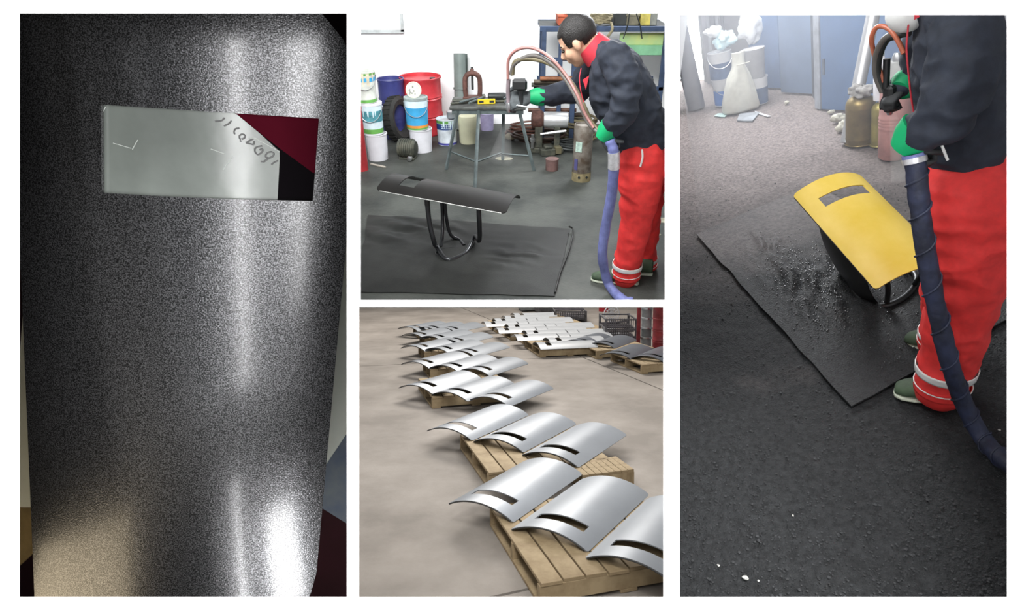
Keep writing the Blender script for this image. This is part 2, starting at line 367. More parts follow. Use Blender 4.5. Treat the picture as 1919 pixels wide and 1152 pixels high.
# frosted window high in the wall
p, q = B2.plane((0, YW, 0), 640, -20), B2.plane((0, YW, 0), 752, 54)
def onwall(px, py, y=YW):
    d = B2.d(px, py); return B2.eye + d * (y / d.y)
p, q = onwall(630, -40), onwall(752, 55)
w = link('window_1', MB().box(p.x, q.x, YW - .012, YW - .004, q.z, p.z).mesh('window_1'), mat('frosted_glass', (.95, .97, .97), .3, var=0, emit=(.95, .98, 1), estr=.35), B2.M); w['kind'] = 'structure'
part('window_frame', MB().box(p.x, q.x + .03, YW - .04, YW, q.z - .035, q.z), mat('grey_frame', (.45, .48, .48), .6), w)
part('window_frame', MB().box(q.x, q.x + .03, YW - .04, YW, q.z - .02, p.z), MATS['grey_frame'], w)
# ---- pails, drums
M_STEEL = mat('bright_steel', (.55, .56, .57), .32, 1., var=.15)
M_DSTEEL = mat('dark_steel', (.05, .055, .055), .5, .6, var=.3)
M_WHITE = mat('white_plastic', (.72, .72, .76), .45, var=.06)
def pail(bay, loc, r, h, bands, bodym, label, group, lidm=None, drips=None, rz=0., handle=True, taper=.93):
    t = thing('paint_pail', bay, loc, rz, label, 'pail', group); rb = r * taper; rr = lambda z: rb + (r - rb) * z / h
    mb = MB(); mb.lathe([(rb, 0), (rb, .004), (r * .995, h * .97), (r * 1.04, h * .97), (r * 1.04, h), (r * .97, h), (r * .96, h * .93), (0.001, h * .93)], 28, caps=False); part('pail_body', mb, bodym, t, smooth=True)
    for z0, z1, m in bands:
        mb = MB(); mb.lathe([(rr(z0 * h) + .0015, z0 * h), (rr(z1 * h) + .0015, z1 * h)], 28, caps=False); part('label_band', mb, m, t, smooth=True)
    if lidm:
        mb = MB(); mb.lathe([(r * 1.05, h * .94), (r * 1.05, h * 1.01), (r * .9, h * 1.02), (r * .88, h * 1.0), (0.001, h * 1.0)], 28, caps=False); part('lid', mb, lidm, t, smooth=True)
    if handle:
        pts = [Vector((r * 1.05 * cos(a), -r * 1.06 * abs(sin(a)) ** .7, h * .86 - h * .42 * sin(a))) for a in [pi * k / 12 for k in range(13)]]
        mb = MB(); mb.tube(pts, .0035, 6); part('bail_handle', mb, M_STEEL, t, smooth=True)
        for s in (-1, 1): mb = MB(); mb.ell((s * r * 1.04, 0, h * .86), .008, .012, .012, nu=8, nv=6); part('handle_ear', mb, M_STEEL, t, smooth=True)
    if drips:
        rg = random.Random(int(h * 1e4))
        for k in range(7):
            a = -pi / 2 + rg.uniform(-1.1, 1.1); z1 = h * .96; z0 = h * rg.uniform(.55, .8); w = rg.uniform(.05, .11)
            mb = MB()
            for aa in (a - w, a, a + w):
                for z, sc in ((z1, 1), ((z0 + z1) / 2, .8), (z0, .35)):
                    b = a + (aa - a) * sc; mb.v.append(((rr(z) + .003) * cos(b), (rr(z) + .003) * sin(b), z))
            mb.f = [(0, 3, 4, 1), (1, 4, 5, 2), (3, 6, 7, 4), (4, 7, 8, 5)]; part('paint_drip', mb, drips, t, smooth=True)
    return t
M_GREEN = mat('label_green', '5f9a4a', .5); M_LBLUE = mat('label_blue', '3f9fd0', .45, var=.15); M_NAVYL = mat('label_navy', '24407c', .45); M_TEAL = mat('label_teal', '4f8f9a', .5, var=.35, scale=14)
M_ORANGE = mat('label_orange', 'd08a3c', .5); M_PALE = mat('label_pale', 'cfe0e6', .5, var=.1, scale=10); M_CREAM = mat('cream_drip', 'd8cdb0', .6); M_PURP = mat('label_purple', '4a4a96', .5); M_KRAFT = mat('label_yellow', 'c9b45a', .5)
def pail_px(x0, x1, yt, yb, z0, *a, **k):
    c, r, h = standpx(B2, x0, x1, yt, yb, z0); return c, pail(B2, c, r, h, *a, **k), r, h
GP = 'paint pails by the white wall'
c, _, r, h = pail_px(690, 730, 249, 303, 0, [], M_WHITE, 'plain white pail at the foot of the three-pail stack', GP, rz=.3, handle=False)
h1 = h; c0 = c
pail(B2, (c0.x - .02, c0.y, h1), r * .98, .30, [(.05, .2, M_GREEN), (.2, .42, M_PALE), (.42, .78, M_TEAL), (.78, .94, M_PALE)], M_WHITE, 'pail with teal landscape label in the middle of the stack', GP, lidm=M_WHITE, drips=MATS['label_pale'])
pail(B2, (c0.x - .055, c0.y, h1 + .307), r * .98, .285, [(.02, .12, M_GREEN), (.7, .82, M_LBLUE), (.9, .97, M_GREEN)], mat('white_tin', 'c9ccc4', .45), 'open dripped white tin with green rim on top of the stack', GP, drips=M_CREAM, rz=.2)
pail_px(665.5, 691, 200, 322, 0, [], mat('red_drum_paint', (.33, .025, .03), .45, var=.3), 'slim tall red can in the corner beside the pail stack', GP, handle=False, taper=.99)
c, _, r, h = pail_px(770, 812, 240, 288, 0, [], M_WHITE, 'plain white pail under the sky-blue labelled pail', GP, handle=False, rz=.2)
pail(B2, (c.x - .025, c.y, h), r * 1.0, .315, [(.02, .08, M_GREEN), (.08, .16, M_ORANGE), (.16, .72, M_LBLUE), (.72, .98, M_PALE)], M_WHITE, 'pail with sky-blue and orange label topped by a round white lid', GP, lidm=mat('grey_lid', '8e9a98', .5), rz=.1)
t = thing('round_lid', B2, (c.x - .035, c.y - .03, h + .315 + .075), 0, 'paint-spotted round white lid standing on the sky-blue pail', 'lid', rot=Matrix.Rotation(radians(78), 3, 'X'))
mb = MB(); mb.lathe([(.078, -.006), (.08, .004), (.07, .01), (.066, .005), (.001, .005)], 24); part('lid_disc', mb, mat('ivory_plastic', 'd9d6c4', .5), t, smooth=True)
for k in range(8): mb = MB(); mb.ell((rnd.uniform(-.045, .045), rnd.uniform(-.045, .045), .006), .009, .011, .003, nu=8, nv=6); part('paint_spot', mb, mat('grey_paint_spot', '8c9088', .6), t, smooth=True)
c, _, r, h = pail_px(820, 858, 221, 274, 0, [(.02, .1, M_PURP), (.62, .84, M_NAVYL), (.86, .98, M_GREEN)], mat('tin_white_green', 'c8cfd4', .45), 'dented tin with navy band, green top and paint runs under the trestle', GP, drips=MATS['label_pale'], handle=False)
PURPLE = (c, r, h)
t = thing('paint_can', B2, (c.x + .06, c.y + .03, h), .3, 'small grey tin sitting on the navy-banded tin', 'can'); mb = MB(); mb.lathe([(.055, 0), (.058, .06), (.05, .065), (.001, .06)], 20); part('can_body', mb, mat('grey_tin', '8b9092', .4, .5), t, smooth=True); mb = MB(); mb.lathe([(.058, .055), (.06, .066), (.045, .07), (.001, .062)], 20); part('can_rim', mb, M_STEEL, t, smooth=True)
for k in range(4):       # writing-like marks on the navy band
    a = -pi / 2 - .35 + k * .22; mb = MB(); rr_ = r * .985
    for dz in (0, .02, .04): mb.box(-.012, .012, -.002, .002, dz - .003, dz + .003, Matrix.Translation((rr_ * cos(a), rr_ * sin(a), h * .68 + .0)) @ Matrix.Rotation(a + pi / 2, 4, 'Z'))
    mb.box(-.002, .002, -.002, .002, 0, .04, Matrix.Translation((rr_ * cos(a), rr_ * sin(a), h * .68)) @ Matrix.Rotation(a + pi / 2, 4, 'Z'))
    part('label_character', mb, M_PALE, _)
c, _, r, h = pail_px(900, 926, 212, 246, 0, [], mat('lilac_plastic', '9a94b4', .5), 'small lilac pail behind the trestle', GP, handle=False)
def drum(x0, x1, yt, yb, m, label, rz=0, bay=B2, bands=(.33, .66), inset=None):
    c, r, h = standpx(bay, x0, x1, yt, yb); t = thing('oil_drum', bay, c, rz, label, 'drum', 'steel drums')
    pr = [(r * .97, 0), (r * 1.01, .012), (r * .99, .025)]
    for b in bands: pr += [(r * .985, h * b - .03), (r * 1.025, h * b - .012), (r * .985, h * b), (r * 1.025, h * b + .012), (r * .985, h * b + .03)]
    pr += [(r * .985, h * .96), (r * 1.02, h * .975), (r * 1.02, h), (r * .96, h), (r * .95, h - .025), (.001, h - .025)]
    mb = MB(); mb.lathe(pr, 32, caps=False); part('drum_body', mb, m, t, smooth=60)
    mb = MB(); mb.lathe([(.03, h - .026), (.03, h - .01), (.001, h - .008)], 12, M=Matrix.Translation((r * .6, 0, 0))); part('bung', mb, M_DSTEEL, t, smooth=True)
    mb = MB(); mb.tube([(r * 1.0 * cos(a), r * 1.0 * sin(a), h) for a in [2 * pi * k / 32 for k in range(33)]], .007, 6); part('top_rim', mb, m, t, smooth=True)
    return t
drum(718, 766, 147, 262, mat('blue_drum_paint', (.04, .045, .17), .38, var=.2), 'dark blue ribbed oil drum behind the pails')
drum(757, 833, 143, 258, mat('red_oil_drum_paint', (.50, .035, .045), .38, var=.2), 'red ribbed oil drum against the white wall')
# tyre
c = g2(748, 268); t = thing('tyre', B2, (c.x, c.y + .1, .235), 0, 'black tyre leaning against the blue drum', 'tyre', rot=Matrix.Rotation(radians(68), 3, 'Z') @ Matrix.Rotation(radians(80), 3, 'X'))
mb = MB(); pr = [(.15, -.05), (.2, -.065), (.235, -.045), (.24, 0), (.235, .045), (.2, .065), (.15, .05), (.145, 0), (.15, -.05)]; mb.lathe(pr, 32, caps=False); part('tyre_casing', mb, mat('black_rubber', (.02, .02, .018), .75, var=.3, bump=.3, bscale=90), t, smooth=True)
mb = MB()
for k in range(28): a = 2 * pi * k / 28; mb.box(-.004, .008, -.012, .012, -.045, .045, Matrix.Rotation(a, 4, 'Z') @ Matrix.Translation((.238, 0, 0)))
part('tread', mb, MATS['black_rubber'], t)
# small motor by the pails
c, r, h = standpx(B2, 742, 781, 250, 300, roundish=False); t = thing('electric_motor', B2, c, -.2, 'grimy green-black electric motor on the floor between pails', 'motor')
M_GRIME = mat('grimy_metal', (.05, .055, .045), .6, .3, var=.5, scale=14, col2=(.12, .12, .09))
RX = Matrix.Rotation(pi / 2, 4, 'Y')
mb = MB(); mb.lathe([(.07, -.09), (.088, -.085), (.09, .07), (.07, .09), (.03, .095)], 20, Matrix.Translation((0, .06, .105)) @ RX); part('motor_housing', mb, M_GRIME, t, smooth=True)
for k in range(6): mb = MB(); mb.lathe([(.097, -.004), (.097, .004)], 20, Matrix.Translation((-.06 + k * .022, .06, .105)) @ RX); part('cooling_fin', mb, M_GRIME, t)
mb = MB(); mb.box(-.08, .08, -.0, .12, 0, .025); part('foot', mb, M_GRIME, t, bevel=.004)
mb = MB(); mb.lathe([(.026, 0), (.026, .03), (.012, .035)], 12, Matrix.Translation((.055, -.03, .035)) @ Matrix.Rotation(pi / 2, 4, 'X')); part('pulley', mb, M_STEEL, t, smooth=True)
# cream jug
c, r, h = standpx(B2, 860, 896, 208, 272); t = thing('plastic_jug', B2, c, 0, 'cream plastic jug under the steel trestle', 'jug')
mb = MB(); mb.lathe([(r * .86, 0), (r * .92, .012), (r, h * .75), (r * .9, h * .86), (r * .35, h * .93), (r * .3, h)], 24); part('jug_body', mb, mat('cream_plastic', 'd5d3b4', .45, var=.08), t, smooth=True)
mb = MB(); mb.lathe([(r * .36, h * .97), (r * .36, h * 1.05), (r * .2, h * 1.07)], 14); part('cap', mb, M_WHITE, t, smooth=True)
mb = MB(); mb.tube(spline([(r * .3, 0, h * .96), (r * .75, 0, h * 1.0), (r * .85, 0, h * .84)], 6), .01, 8); part('handle', mb, MATS['cream_plastic'], t, smooth=True)
# grey tube leaning on the wall
a, b = Vector((onwall(866, 190).x, YW - .22, .15)), Vector((onwall(863, 98).x, YW - .09, onwall(863, 98).z))
d = onwall(878, 140).x - onwall(851, 140).x
t = thing('rolled_sheet', B2, (a.x, a.y, 0), 0, 'tall grey rolled sheet leaning on the white wall', 'roll'); dirv = (b - a).normalized(); a0 = a - dirv * (a.z / dirv.z)
mb = MB()
L_ = (b - a0).length
pr = []
for k in range(22):
    an = 2 * pi * k / 20; rr_ = d / 2 * (1 - .012 * k); pr.append((rr_ * cos(an), rr_ * sin(an)))
for z in (0, L_):
    for (x, y) in pr: mb.v.append((x, y, z))
for k in range(21): mb.f.append((k, k + 1, 22 + k + 1, 22 + k))
qt = Vector((0, 0, 1)).rotation_difference(dirv).to_matrix().to_4x4()
part('sheet_roll', mb, mat('grey_green_sheet', '6f7a76', .55, var=.12), t, smooth=60, M=Matrix.Translation(a0 - Vector((a.x, a.y, 0))) @ qt)
mb = MB(); mb.lathe([(d / 2 * 1.005, -.012), (d / 2 * 1.005, .012)], 20, Matrix.Translation(a0 - Vector((a.x, a.y, 0))) @ qt @ Matrix.Translation((0, 0, L_ * .55)), caps=False); part('tie_band', mb, MATS['grey_green_sheet'], t, smooth=True)
# ---- trestle bench
def tp(px, py, y): return onwall(px, py, y)
M_TR = mat('grey_painted_steel', '5a6464', .5, .3, var=.3, scale=9)
yT = g2(835, 318).y
zt = tp(860, 195, yT + .25).z
t = thing('trestle_bench', B2, (tp(915, 195, yT).x, yT, 0), 0, 'battered grey steel trestle bench covered with tools', 'bench'); o = Vector((tp(915, 195, yT).x, yT, 0))
xa, xb = tp(843, 190, yT + .2).x - o.x, tp(985, 190, yT + .2).x - o.x
mb = MB(); mb.box(xa, xb, .12, .55, zt - .025, zt); part('bench_top', mb, mat('grimy_plate', (.09, .095, .088), .5, .4, var=.4, scale=11), t, bevel=.004)
mb = MB(); mb.box(xa + .02, xb - .02, .14, .17, zt - .07, zt - .025); mb.box(xa + .02, xb - .02, .5, .53, zt - .07, zt - .025); part('bench_rail', mb, M_TR, t)
def leg(p0, p1, w=.016):
    mb = MB(); mb.tube([p0, p1], w, 4); return mb
for a, b in [((858, 192), (836, 318)), ((897, 196), (890, 352)), ((943, 196), (942, 300)), ((972, 196), (1001, 320))]:
    f = g2(*b); yy = f.y - o.y; up = tp(a[0], a[1], o.y + .15); part('leg', leg(Vector((up.x - o.x, .15 if b[1] > 310 else .5, zt - .02)), Vector((f.x - o.x, yy, 0))), M_TR, t)
for a, b in [((842, 283), (893, 303)), ((893, 303), (940, 286)), ((940, 288), (992, 292))]:
    A, B_ = tp(*a, o.y + .05) - o, tp(*b, o.y + .05) - o; part('brace', leg(A, B_, .009), M_TR, t)
# tools on the bench
zt2 = zt; yb_ = o.y + .3
def bench(px): return tp(px, 190, yb_).x
t = thing('spirit_level', B2, (bench(912), yb_ - .05, zt2 + .002), .12, 'yellow spirit level lying among tools on the trestle', 'level')
mb = MB(); mb.box(-.085, .085, -.012, .012, 0, .045); part('level_body', mb, mat('yellow_paint', 'd9bf2a', .4), t, bevel=.003)
for s in (-.05, .05): mb = MB(); mb.box(s - .022, s + .022, -.0125, .0125, .012, .033); part('level_window', mb, M_DSTEEL, t)
for i, (px, ang, ln) in enumerate([(872, .5, .3), (884, .9, .34), (868, 0.15, .22), (893, 1.1, .28), (940, .1, .3), (958, -.2, .2)]):
    t = thing('steel_bar', B2, (bench(px), yb_ - .02 + .04 * (i % 3), zt2 + .012 + .02 * (i % 2)), ang, ['rusty steel bar lying across the trestle', 'long steel pry bar slanting off the trestle corner', 'short angle iron on the trestle', 'steel rod crossing the pry bar', 'dark pipe behind the spirit level', 'short pipe stub near the spray gun'][i], 'bar', 'bars on the trestle')
    mb = MB(); mb.tube([(-ln / 2, 0, 0), (ln / 2, 0, .0)], .011, 8); part('bar_shaft', mb, [M_GRIME, M_TR][i % 2], t, smooth=True); mb = MB(); mb.lathe([(.018, -.015), (.018, .015)], 6, Matrix.Translation((ln / 2, 0, 0)) @ RX); part('bar_end', mb, M_GRIME, t)
t = thing('bench_grinder', B2, (bench(935), yb_ + .1, zt2), 0, 'dark angle grinder on the trestle behind the spirit level', 'grinder')
mb = MB(); mb.lathe([(.02, -.11), (.034, -.1), (.036, .05), (.022, .08)], 14, Matrix.Translation((0, 0, .04)) @ RX); part('grinder_body', mb, M_DSTEEL, t, smooth=True); mb = MB(); mb.lathe([(.055, 0), (.055, .012)], 20, Matrix.Translation((.1, 0, .012))); part('guard_disc', mb, M_GRIME, t)
# arbor press with brown frame
pz = tp(886, 178, yb_ + .1); sc = .4 / (887 - 868) * 0 + 1
t = thing('arbor_press', B2, (bench(885), yb_ + .12, zt2), 0, 'rust-brown press frame with an oval window on the trestle', 'press')
hh = tp(885, 131, yb_ + .1).z - zt2; ww = tp(902, 150, yb_).x - tp(868, 150, yb_).x
M_RUST = mat('rust_brown_iron', (.10, .045, .035), .7, .2, var=.4, scale=20)
loop = spline([(-ww * .38, 0, .03), (-ww * .42, 0, hh * .35), (-ww * .4, 0, hh * .72), (-ww * .2, 0, hh * .86), (0, 0, hh * .88), (ww * .2, 0, hh * .86), (ww * .4, 0, hh * .72), (ww * .42, 0, hh * .35), (ww * .38, 0, .03)], 5)
mb = MB(); mb.tube(loop, ww * .14, 10); part('press_frame', mb, M_RUST, t, smooth=True)
mb = MB(); mb.tube([(0, 0, hh * 1.08), (0, 0, hh * .35)], ww * .07, 10); part('ram', mb, M_DSTEEL, t, smooth=True)
mb = MB(); mb.lathe([(ww * .13, hh * .9), (ww * .1, hh * 1.02), (ww * .05, hh * 1.05)], 10); part('ram_nut', mb, M_RUST, t, smooth=True)
mb = MB(); mb.box(-ww * .55, ww * .55, -.06, .06, 0, .04); part('press_base', mb, M_RUST, t, bevel=.006)
# ---- rack, junk and hoses behind the worker
M_BLUE = mat('blue_rack_steel', (.045, .07, .13), .5, .3, var=.3, scale=7)
yR = 6.9
def rp(px, py, y=yR): return onwall(px, py, y)
xr0 = rp(1012, 50).x; zr = rp(1020, 50).z; zlow = rp(1040, 160).z
t = thing('storage_rack', B2, (rp(1130, 60).x, yR, 0), 0, 'blue steel storage rack along the wall behind the person', 'rack'); o = Vector((rp(1130, 60).x, yR, 0))
xe = 1.57 - o.x
for px in (1020, 1052):
    for dy in (0,) if px == 1052 else (0, .55): mb = MB(); x = rp(px, 60).x - o.x; mb.box(x - .022, x + .022, dy - .022, dy + .022, 0, zr); part('post', mb, M_BLUE, t, bevel=.003)
mb = MB(); x = rp(1075, 140).x - o.x; mb.box(x - .025, x + .025, -.03, .02, 0, zr); part('post', mb, M_BLUE, t, bevel=.003)
mb = MB(); mb.box(xe - .05, xe, -.02, .02, 0, zr); part('post', mb, M_BLUE, t, bevel=.003)
for dy in (0, .55): mb = MB(); mb.box(xr0 - o.x, xe, dy - .02, dy + .02, zr - .045, zr + .005); part('beam', mb, M_BLUE, t, bevel=.003)
mb = MB(); mb.box(xr0 - o.x, xe, .02, .53, zr - .012, zr); part('shelf', mb, M_DSTEEL, t)
for dy in (0, .55): mb = MB(); mb.box(xr0 - o.x, xe, dy - .02, dy + .02, zlow - .05, zlow - .01); part('beam', mb, M_BLUE, t, bevel=.003)
mb = MB(); x = rp(1020, 100).x - o.x; mb.box(x, x + .25, -.015, .015, rp(1040, 108).z - .03, rp(1040, 108).z); part('cross_bar', mb, M_BLUE, t)
# on the rack
def rackpx(x0, x1, yt): return (rp((x0 + x1) / 2, 48).x, rp(x1, 48).x - rp(x0, 48).x, rp((x0 + x1) / 2, yt, yR + .15).z - zr)
for i, (x0, x1, yt, colr, lab) in enumerate([(1046, 1064, 28, 'b5583a', 'orange-red box at the near end of the rack shelf'), (1062, 1098, 18, '3a3d3c', 'dark toolbox on the rack shelf above the head of the person'), (1152, 1176, 20, '2c2f2e', 'black crate beside the rope on the rack shelf'), (1176, 1200, 26, '6e6a58', 'drab canvas bundle box on the rack shelf'), (1200, 1224, 14, 'c2b45e', 'yellow carton on the rack shelf'), (1222, 1236, 20, '7d7f78', 'grey carton at the far end of the rack shelf')]):
    x, wd, hh = rackpx(x0, x1, yt); t = thing('storage_box', B2, (x, yR + .22, zr + .001), rnd.uniform(-.1, .1), lab, 'box', 'boxes on the rack shelf'); m = mat('box_' + colr, colr, .65, var=.3)
    mb = MB(); mb.box(-wd / 2, wd / 2, -.14, .14, 0, hh); part('box_body', mb, m, t, bevel=.006)
    mb = MB(); mb.box(-wd / 2 - .006, wd / 2 + .006, -.146, .146, hh * .82, hh + .004); part('box_lid', mb, m, t, bevel=.004)
x, wd, hh = rackpx(1106, 1148, 36); pts = []
for k in range(120): a = 2 * pi * k / 18; pts.append((cos(a) * (wd * .42 + .014 * sin(k * 1.7)), .06 + sin(a) * .09, .03 + .014 * (k / 18) + .008 * sin(k * 2.3)))
t = thing('rope_coil', B2, (x, yR + .02, zr), 0, 'coil of olive-tan rope hanging over the rack shelf', 'rope'); mb = MB(); mb.tube(pts, .016, 7); part('coil', mb, mat('tan_rope', '7d755c', .85, var=.3, scale=40), t, smooth=True)
mb = MB(); mb.tube(spline([(-.08, -.06, .05), (-.07, -.09, -.03), (-.02, -.1, -.13), (.04, -.1, -.1), (.1, -.09, -.02), (.09, -.05, .04)], 6), .014, 7); part('loose_loop', mb, MATS['tan_rope'], t, smooth=True)
for i, (a, b) in enumerate([((1180, 22), (1168, 72)), ((1192, 24), (1203, 72))]):
    A, B_ = rp(*a, yR - .06), rp(*b, yR - .06); mb = MB(); mb.tube(spline([Vector((0, 0, 0)), (B_ - A) * .5 + Vector((.01, -.01, 0)), B_ - A], 5), .018, 6, flat=.3)
    one('hanging_strap', mb, M_DSTEEL, B2, A, 0, ['black strap hanging from the rack, slanting towards the rope', 'black strap hanging from the rack, slanting towards the yellow carton'][i], 'strap', 'straps on the rack', smooth=True)
# green machine panel
A, B_ = rp(1163, 62, yR + .05), rp(1250, 104, yR + .05)
t = thing('green_sheet_stack', B2, ((A.x + B_.x) / 2, yR + .06, B_.z), 0, 'pale green painted panel hung below the rack shelf', 'panel'); hw = (B_.x - A.x) / 2; hh = A.z - B_.z
mb = MB(); mb.box(-hw, hw, 0, .03, 0, hh * .45); part('lower_panel', mb, mat('pale_green_paint', '7fb68e', .5, var=.15), t, bevel=.004)
mb = MB(); mb.box(-hw, hw, .012, .04, hh * .45, hh); part('upper_panel', mb, mat('green_yellow_paint', '9cc088', .5, scale=3, col2=rgb('c9cf7a')), t, bevel=.004)
# pipes and bars on the low rack level
for i, (x0, x1, y, colr, lab) in enumerate([(1012, 1098, 146, '8a5a3e', 'orange-brown bar lying topmost on the low rack level'), (1000, 1092, 152, '5b5348', 'dull brown pipe under the orange-brown bar'), (996, 1090, 158, '4a4a42', 'dark pipe low in the pile of bars'), (1000, 1095, 164, '3c3d38', 'black pipe at the bottom of the pile of bars'), (990, 1080, 205, '5a4238', 'long rusty pipe lying below the sleeve of the person'), (1000, 1098, 214, '4b4038', 'dark rusty beam above the chrome cylinder')]):
    A, B_ = rp(x0, y, yR - .1 + .04 * i), rp(x1, y + 2, yR - .1 + .04 * i); mid = (A + B_) / 2; mb = MB(); hl = (B_ - A).length / 2
    mb.lathe([(.02, -hl), (.022, -hl + .005), (.022, hl - .005), (.02, hl)], 10, RX); one('steel_pipe', mb, mat('pipe_' + colr, colr, .6, .3, var=.35, scale=12), B2, mid, rnd.uniform(-.04, .04), lab, 'pipe', 'pipes on the low rack level', smooth=True)
t = thing('vise', B2, (rp(965, 170).x, yT + .3, zt), .2, 'dark bench vise at the end of the trestle behind the spray gun', 'vise')
mb = MB(); mb.box(-.06, .06, -.05, .05, 0, .05); mb.box(-.075, -.02, -.04, .04, .05, .13); part('vise_body', mb, M_GRIME, t, bevel=.008); mb = MB(); mb.box(.02, .07, -.04, .04, .05, .13); part('vise_jaw', mb, M_GRIME, t, bevel=.008); mb = MB(); mb.tube([(.07, 0, .07), (.16, 0, .07)], .013, 8); mb.tube([(.15, -.06, .07), (.15, .06, .07)], .006, 6); part('vise_screw', mb, M_STEEL, t, smooth=True)
# pump with chrome cylinder
c = g2(1016, 282); t = thing('spray_pump', B2, c, -.05, 'rust-red pump with a chrome cylinder among hoses', 'pump'); k = B2.depth(c) / FPX
zc = onwall(1040, 224, c.y).z
mb = MB(); mb.lathe([(.075, 0), (.08, .01), (.08, .24), (.075, .25)], 24, Matrix.Translation((0.01, 0, zc)) @ RX); part('chrome_cylinder', mb, mat('chrome', (.8, .81, .82), .35, .75, var=.05), t, smooth=True, label='shiny chrome cylinder')
mb = MB(); mb.lathe([(.05, -.12), (.09, -.11), (.095, -.02), (.07, 0.01)], 18, Matrix.Translation((0, 0, zc)) @ RX); part('pump_head', mb, M_RUST, t, smooth=True)
mb = MB(); mb.box(-.16, .22, -.1, .1, 0, .05); mb.box(-.08, .0, -.07, .07, .05, zc - .05); mb.box(.12, .18, -.05, .05, .05, zc - .06); part('pump_frame', mb, M_GRIME, t, bevel=.006)
mb = MB(); mb.tube([(-.02, -.11, zc - .12), (.24, -.12, zc - .08)], .012, 8); part('chrome_rod', mb, MATS['chrome'], t, smooth=True)
mb = MB(); mb.tube([(-.1, -.1, zc - .13), (-.1, -.1, zc - .27)], .018, 8); mb.lathe([(.03, 0), (.03, .03)], 8, Matrix.Translation((-.1, -.1, zc - .2))); part('valve', mb, M_STEEL, t, smooth=True)
# hose coils on the floor
M_HB = mat('brown_hose', (.07, .045, .035), .55, var=.3); M_HO = mat('olive_hose', (.13, .11, .06), .55, var=.3); M_HG = mat('grey_hose', (.12, .11, .10), .45, var=.2)
def coil(px, py, rx, ry, turns, m, label, z0=.012, lift=.02, r=.011, seed=1):
    c = g2(px, py); rg = random.Random(seed); pts = []
    n = int(turns * 14)
    for i in range(n + 1):
        a = 2 * pi * i / 14; e = 1 + .18 * sin(i * .37 + seed); pts.append(Vector((cos(a) * rx * e, sin(a) * ry * e, z0 + r + lift * i / 14 + .012 * sin(i * .9))))
    mb = MB(); mb.tube(spline(pts, 3), r, 7); return one('hose_coil', mb, m, B2, c, 0, label, 'hose', 'hose coils by the pump', smooth=True)
coil(1010, 268, .26, .2, 5, M_HB, 'brown hose coiled on the floor in front of the chrome pump', seed=2)
coil(985, 255, .2, .16, 4, mat('rust_hose', (.12, .05, .035), .6, var=.3), 'rust-red hose coiled beneath the trestle end', seed=5, lift=.03)
coil(1078, 262, .2, .18, 7, M_HO, 'olive hose heaped beside the rusty cylinder', seed=3, lift=.034, r=.014)
coil(1060, 280, .14, .12, 3, M_DSTEEL, 'short black hose coiled under the olive heap', seed=9)
# loose floor things
def lump(name, px, py, s, m, label, cat, seed=0, flat=.6):
    mb = MB(); mb.ell((0, 0, s * flat * .8), s, s * .8, s * flat, nu=10, nv=7)
    mb.v = [tuple(Vector(v) * (1 + .28 * noise.noise(Vector(v) * 9 / max(.05, s) * .1 + Vector((seed, 0, 0)))) ) for v in mb.v]
    zmin = min(v[2] for v in mb.v); mb.v = [(v[0], v[1], v[2] - zmin) for v in mb.v]
    return one(name, mb, m, B2, g2(px, py), seed, label, cat, smooth=50)
lump('rag', 956, 262, .07, mat('dirty_rag', '9a917c', .9, var=.3, scale=20), 'crumpled dirty beige rag on the floor by the rust-red hose', 'rag', 3, .5)
t = thing('wood_block', B2, g2(1030, 290), .2, 'grimy iron vise block on the floor by the rusty cylinder', 'block'); mb = MB(); mb.box(-.1, .05, -.05, .05, 0, .07); mb.box(-.06, .02, -.04, .04, .07, .1); part('block_body', mb, M_GRIME, t, bevel=.008); mb = MB(); mb.box(.05, .12, -.035, .035, .01, .085); part('block_jaw', mb, mat('olive_block', '5f5a44', .7), t, bevel=.006)
c, r, h = standpx(B2, 1022, 1046, 297, 322); t = thing('rusty_can', B2, c, 0, 'short pinkish rusty can on the workshop floor', 'can'); mb = MB(); mb.lathe([(r * .95, 0), (r, .01), (r, h * .95), (r * .9, h), (r * .85, h * .9), (.001, h * .9)], 18); part('can_body', mb, mat('pink_rust', '6e5450', .7, var=.3), t, smooth=True); mb = MB(); mb.lathe([(r * 1.04, h * .9), (r * 1.04, h)], 18); part('can_rim', mb, MATS['pink_rust'], t, smooth=True)
t = thing('wooden_strip', B2, g2(708, 311), -.55, 'pale wooden strip lying on the floor in front of the pail stack', 'strip'); mb = MB(); mb.box(-.09, .09, -.012, .012, 0, .012); part('strip_body', mb, mat('pale_wood', 'b5aea2', .8), t, bevel=.002); mb = MB(); mb.box(.09, .1, -.009, .009, 0.001, .01); part('strip_end', mb, MATS['pale_wood'], t)
for i, (px, py, s, sd) in enumerate([(1240, 413, .05, 1), (945, 297, .06, 2), (1232, 440, .02, 5)]):
    mb = MB(); n = 14; pts = [(s * (1 + .5 * noise.noise(Vector((k * .7 + sd, sd, 0)))) * cos(2 * pi * k / n) * 1.5, s * (1 + .5 * noise.noise(Vector((k * .7, sd, 3)))) * sin(2 * pi * k / n)) for k in range(n)]
    mb.v = [(x, y, .0015) for x, y in pts] + [(x, y, .006) for x, y in [(a * .9, b * .9) for a, b in pts]]; mb.f = [tuple(range(n)), tuple(range(n, 2 * n))] + [(k, (k + 1) % n, n + (k + 1) % n, n + k) for k in range(n)]
    one('dried_paint', mb, mat('dried_putty', '9d9a88', .8), B2, g2(px, py), 0, ['dried pale putty splash on the floor behind the trousers', 'dried pale putty splash under the trestle', 'small dried putty drop behind the trousers'][i], 'splash', 'dried putty splashes')
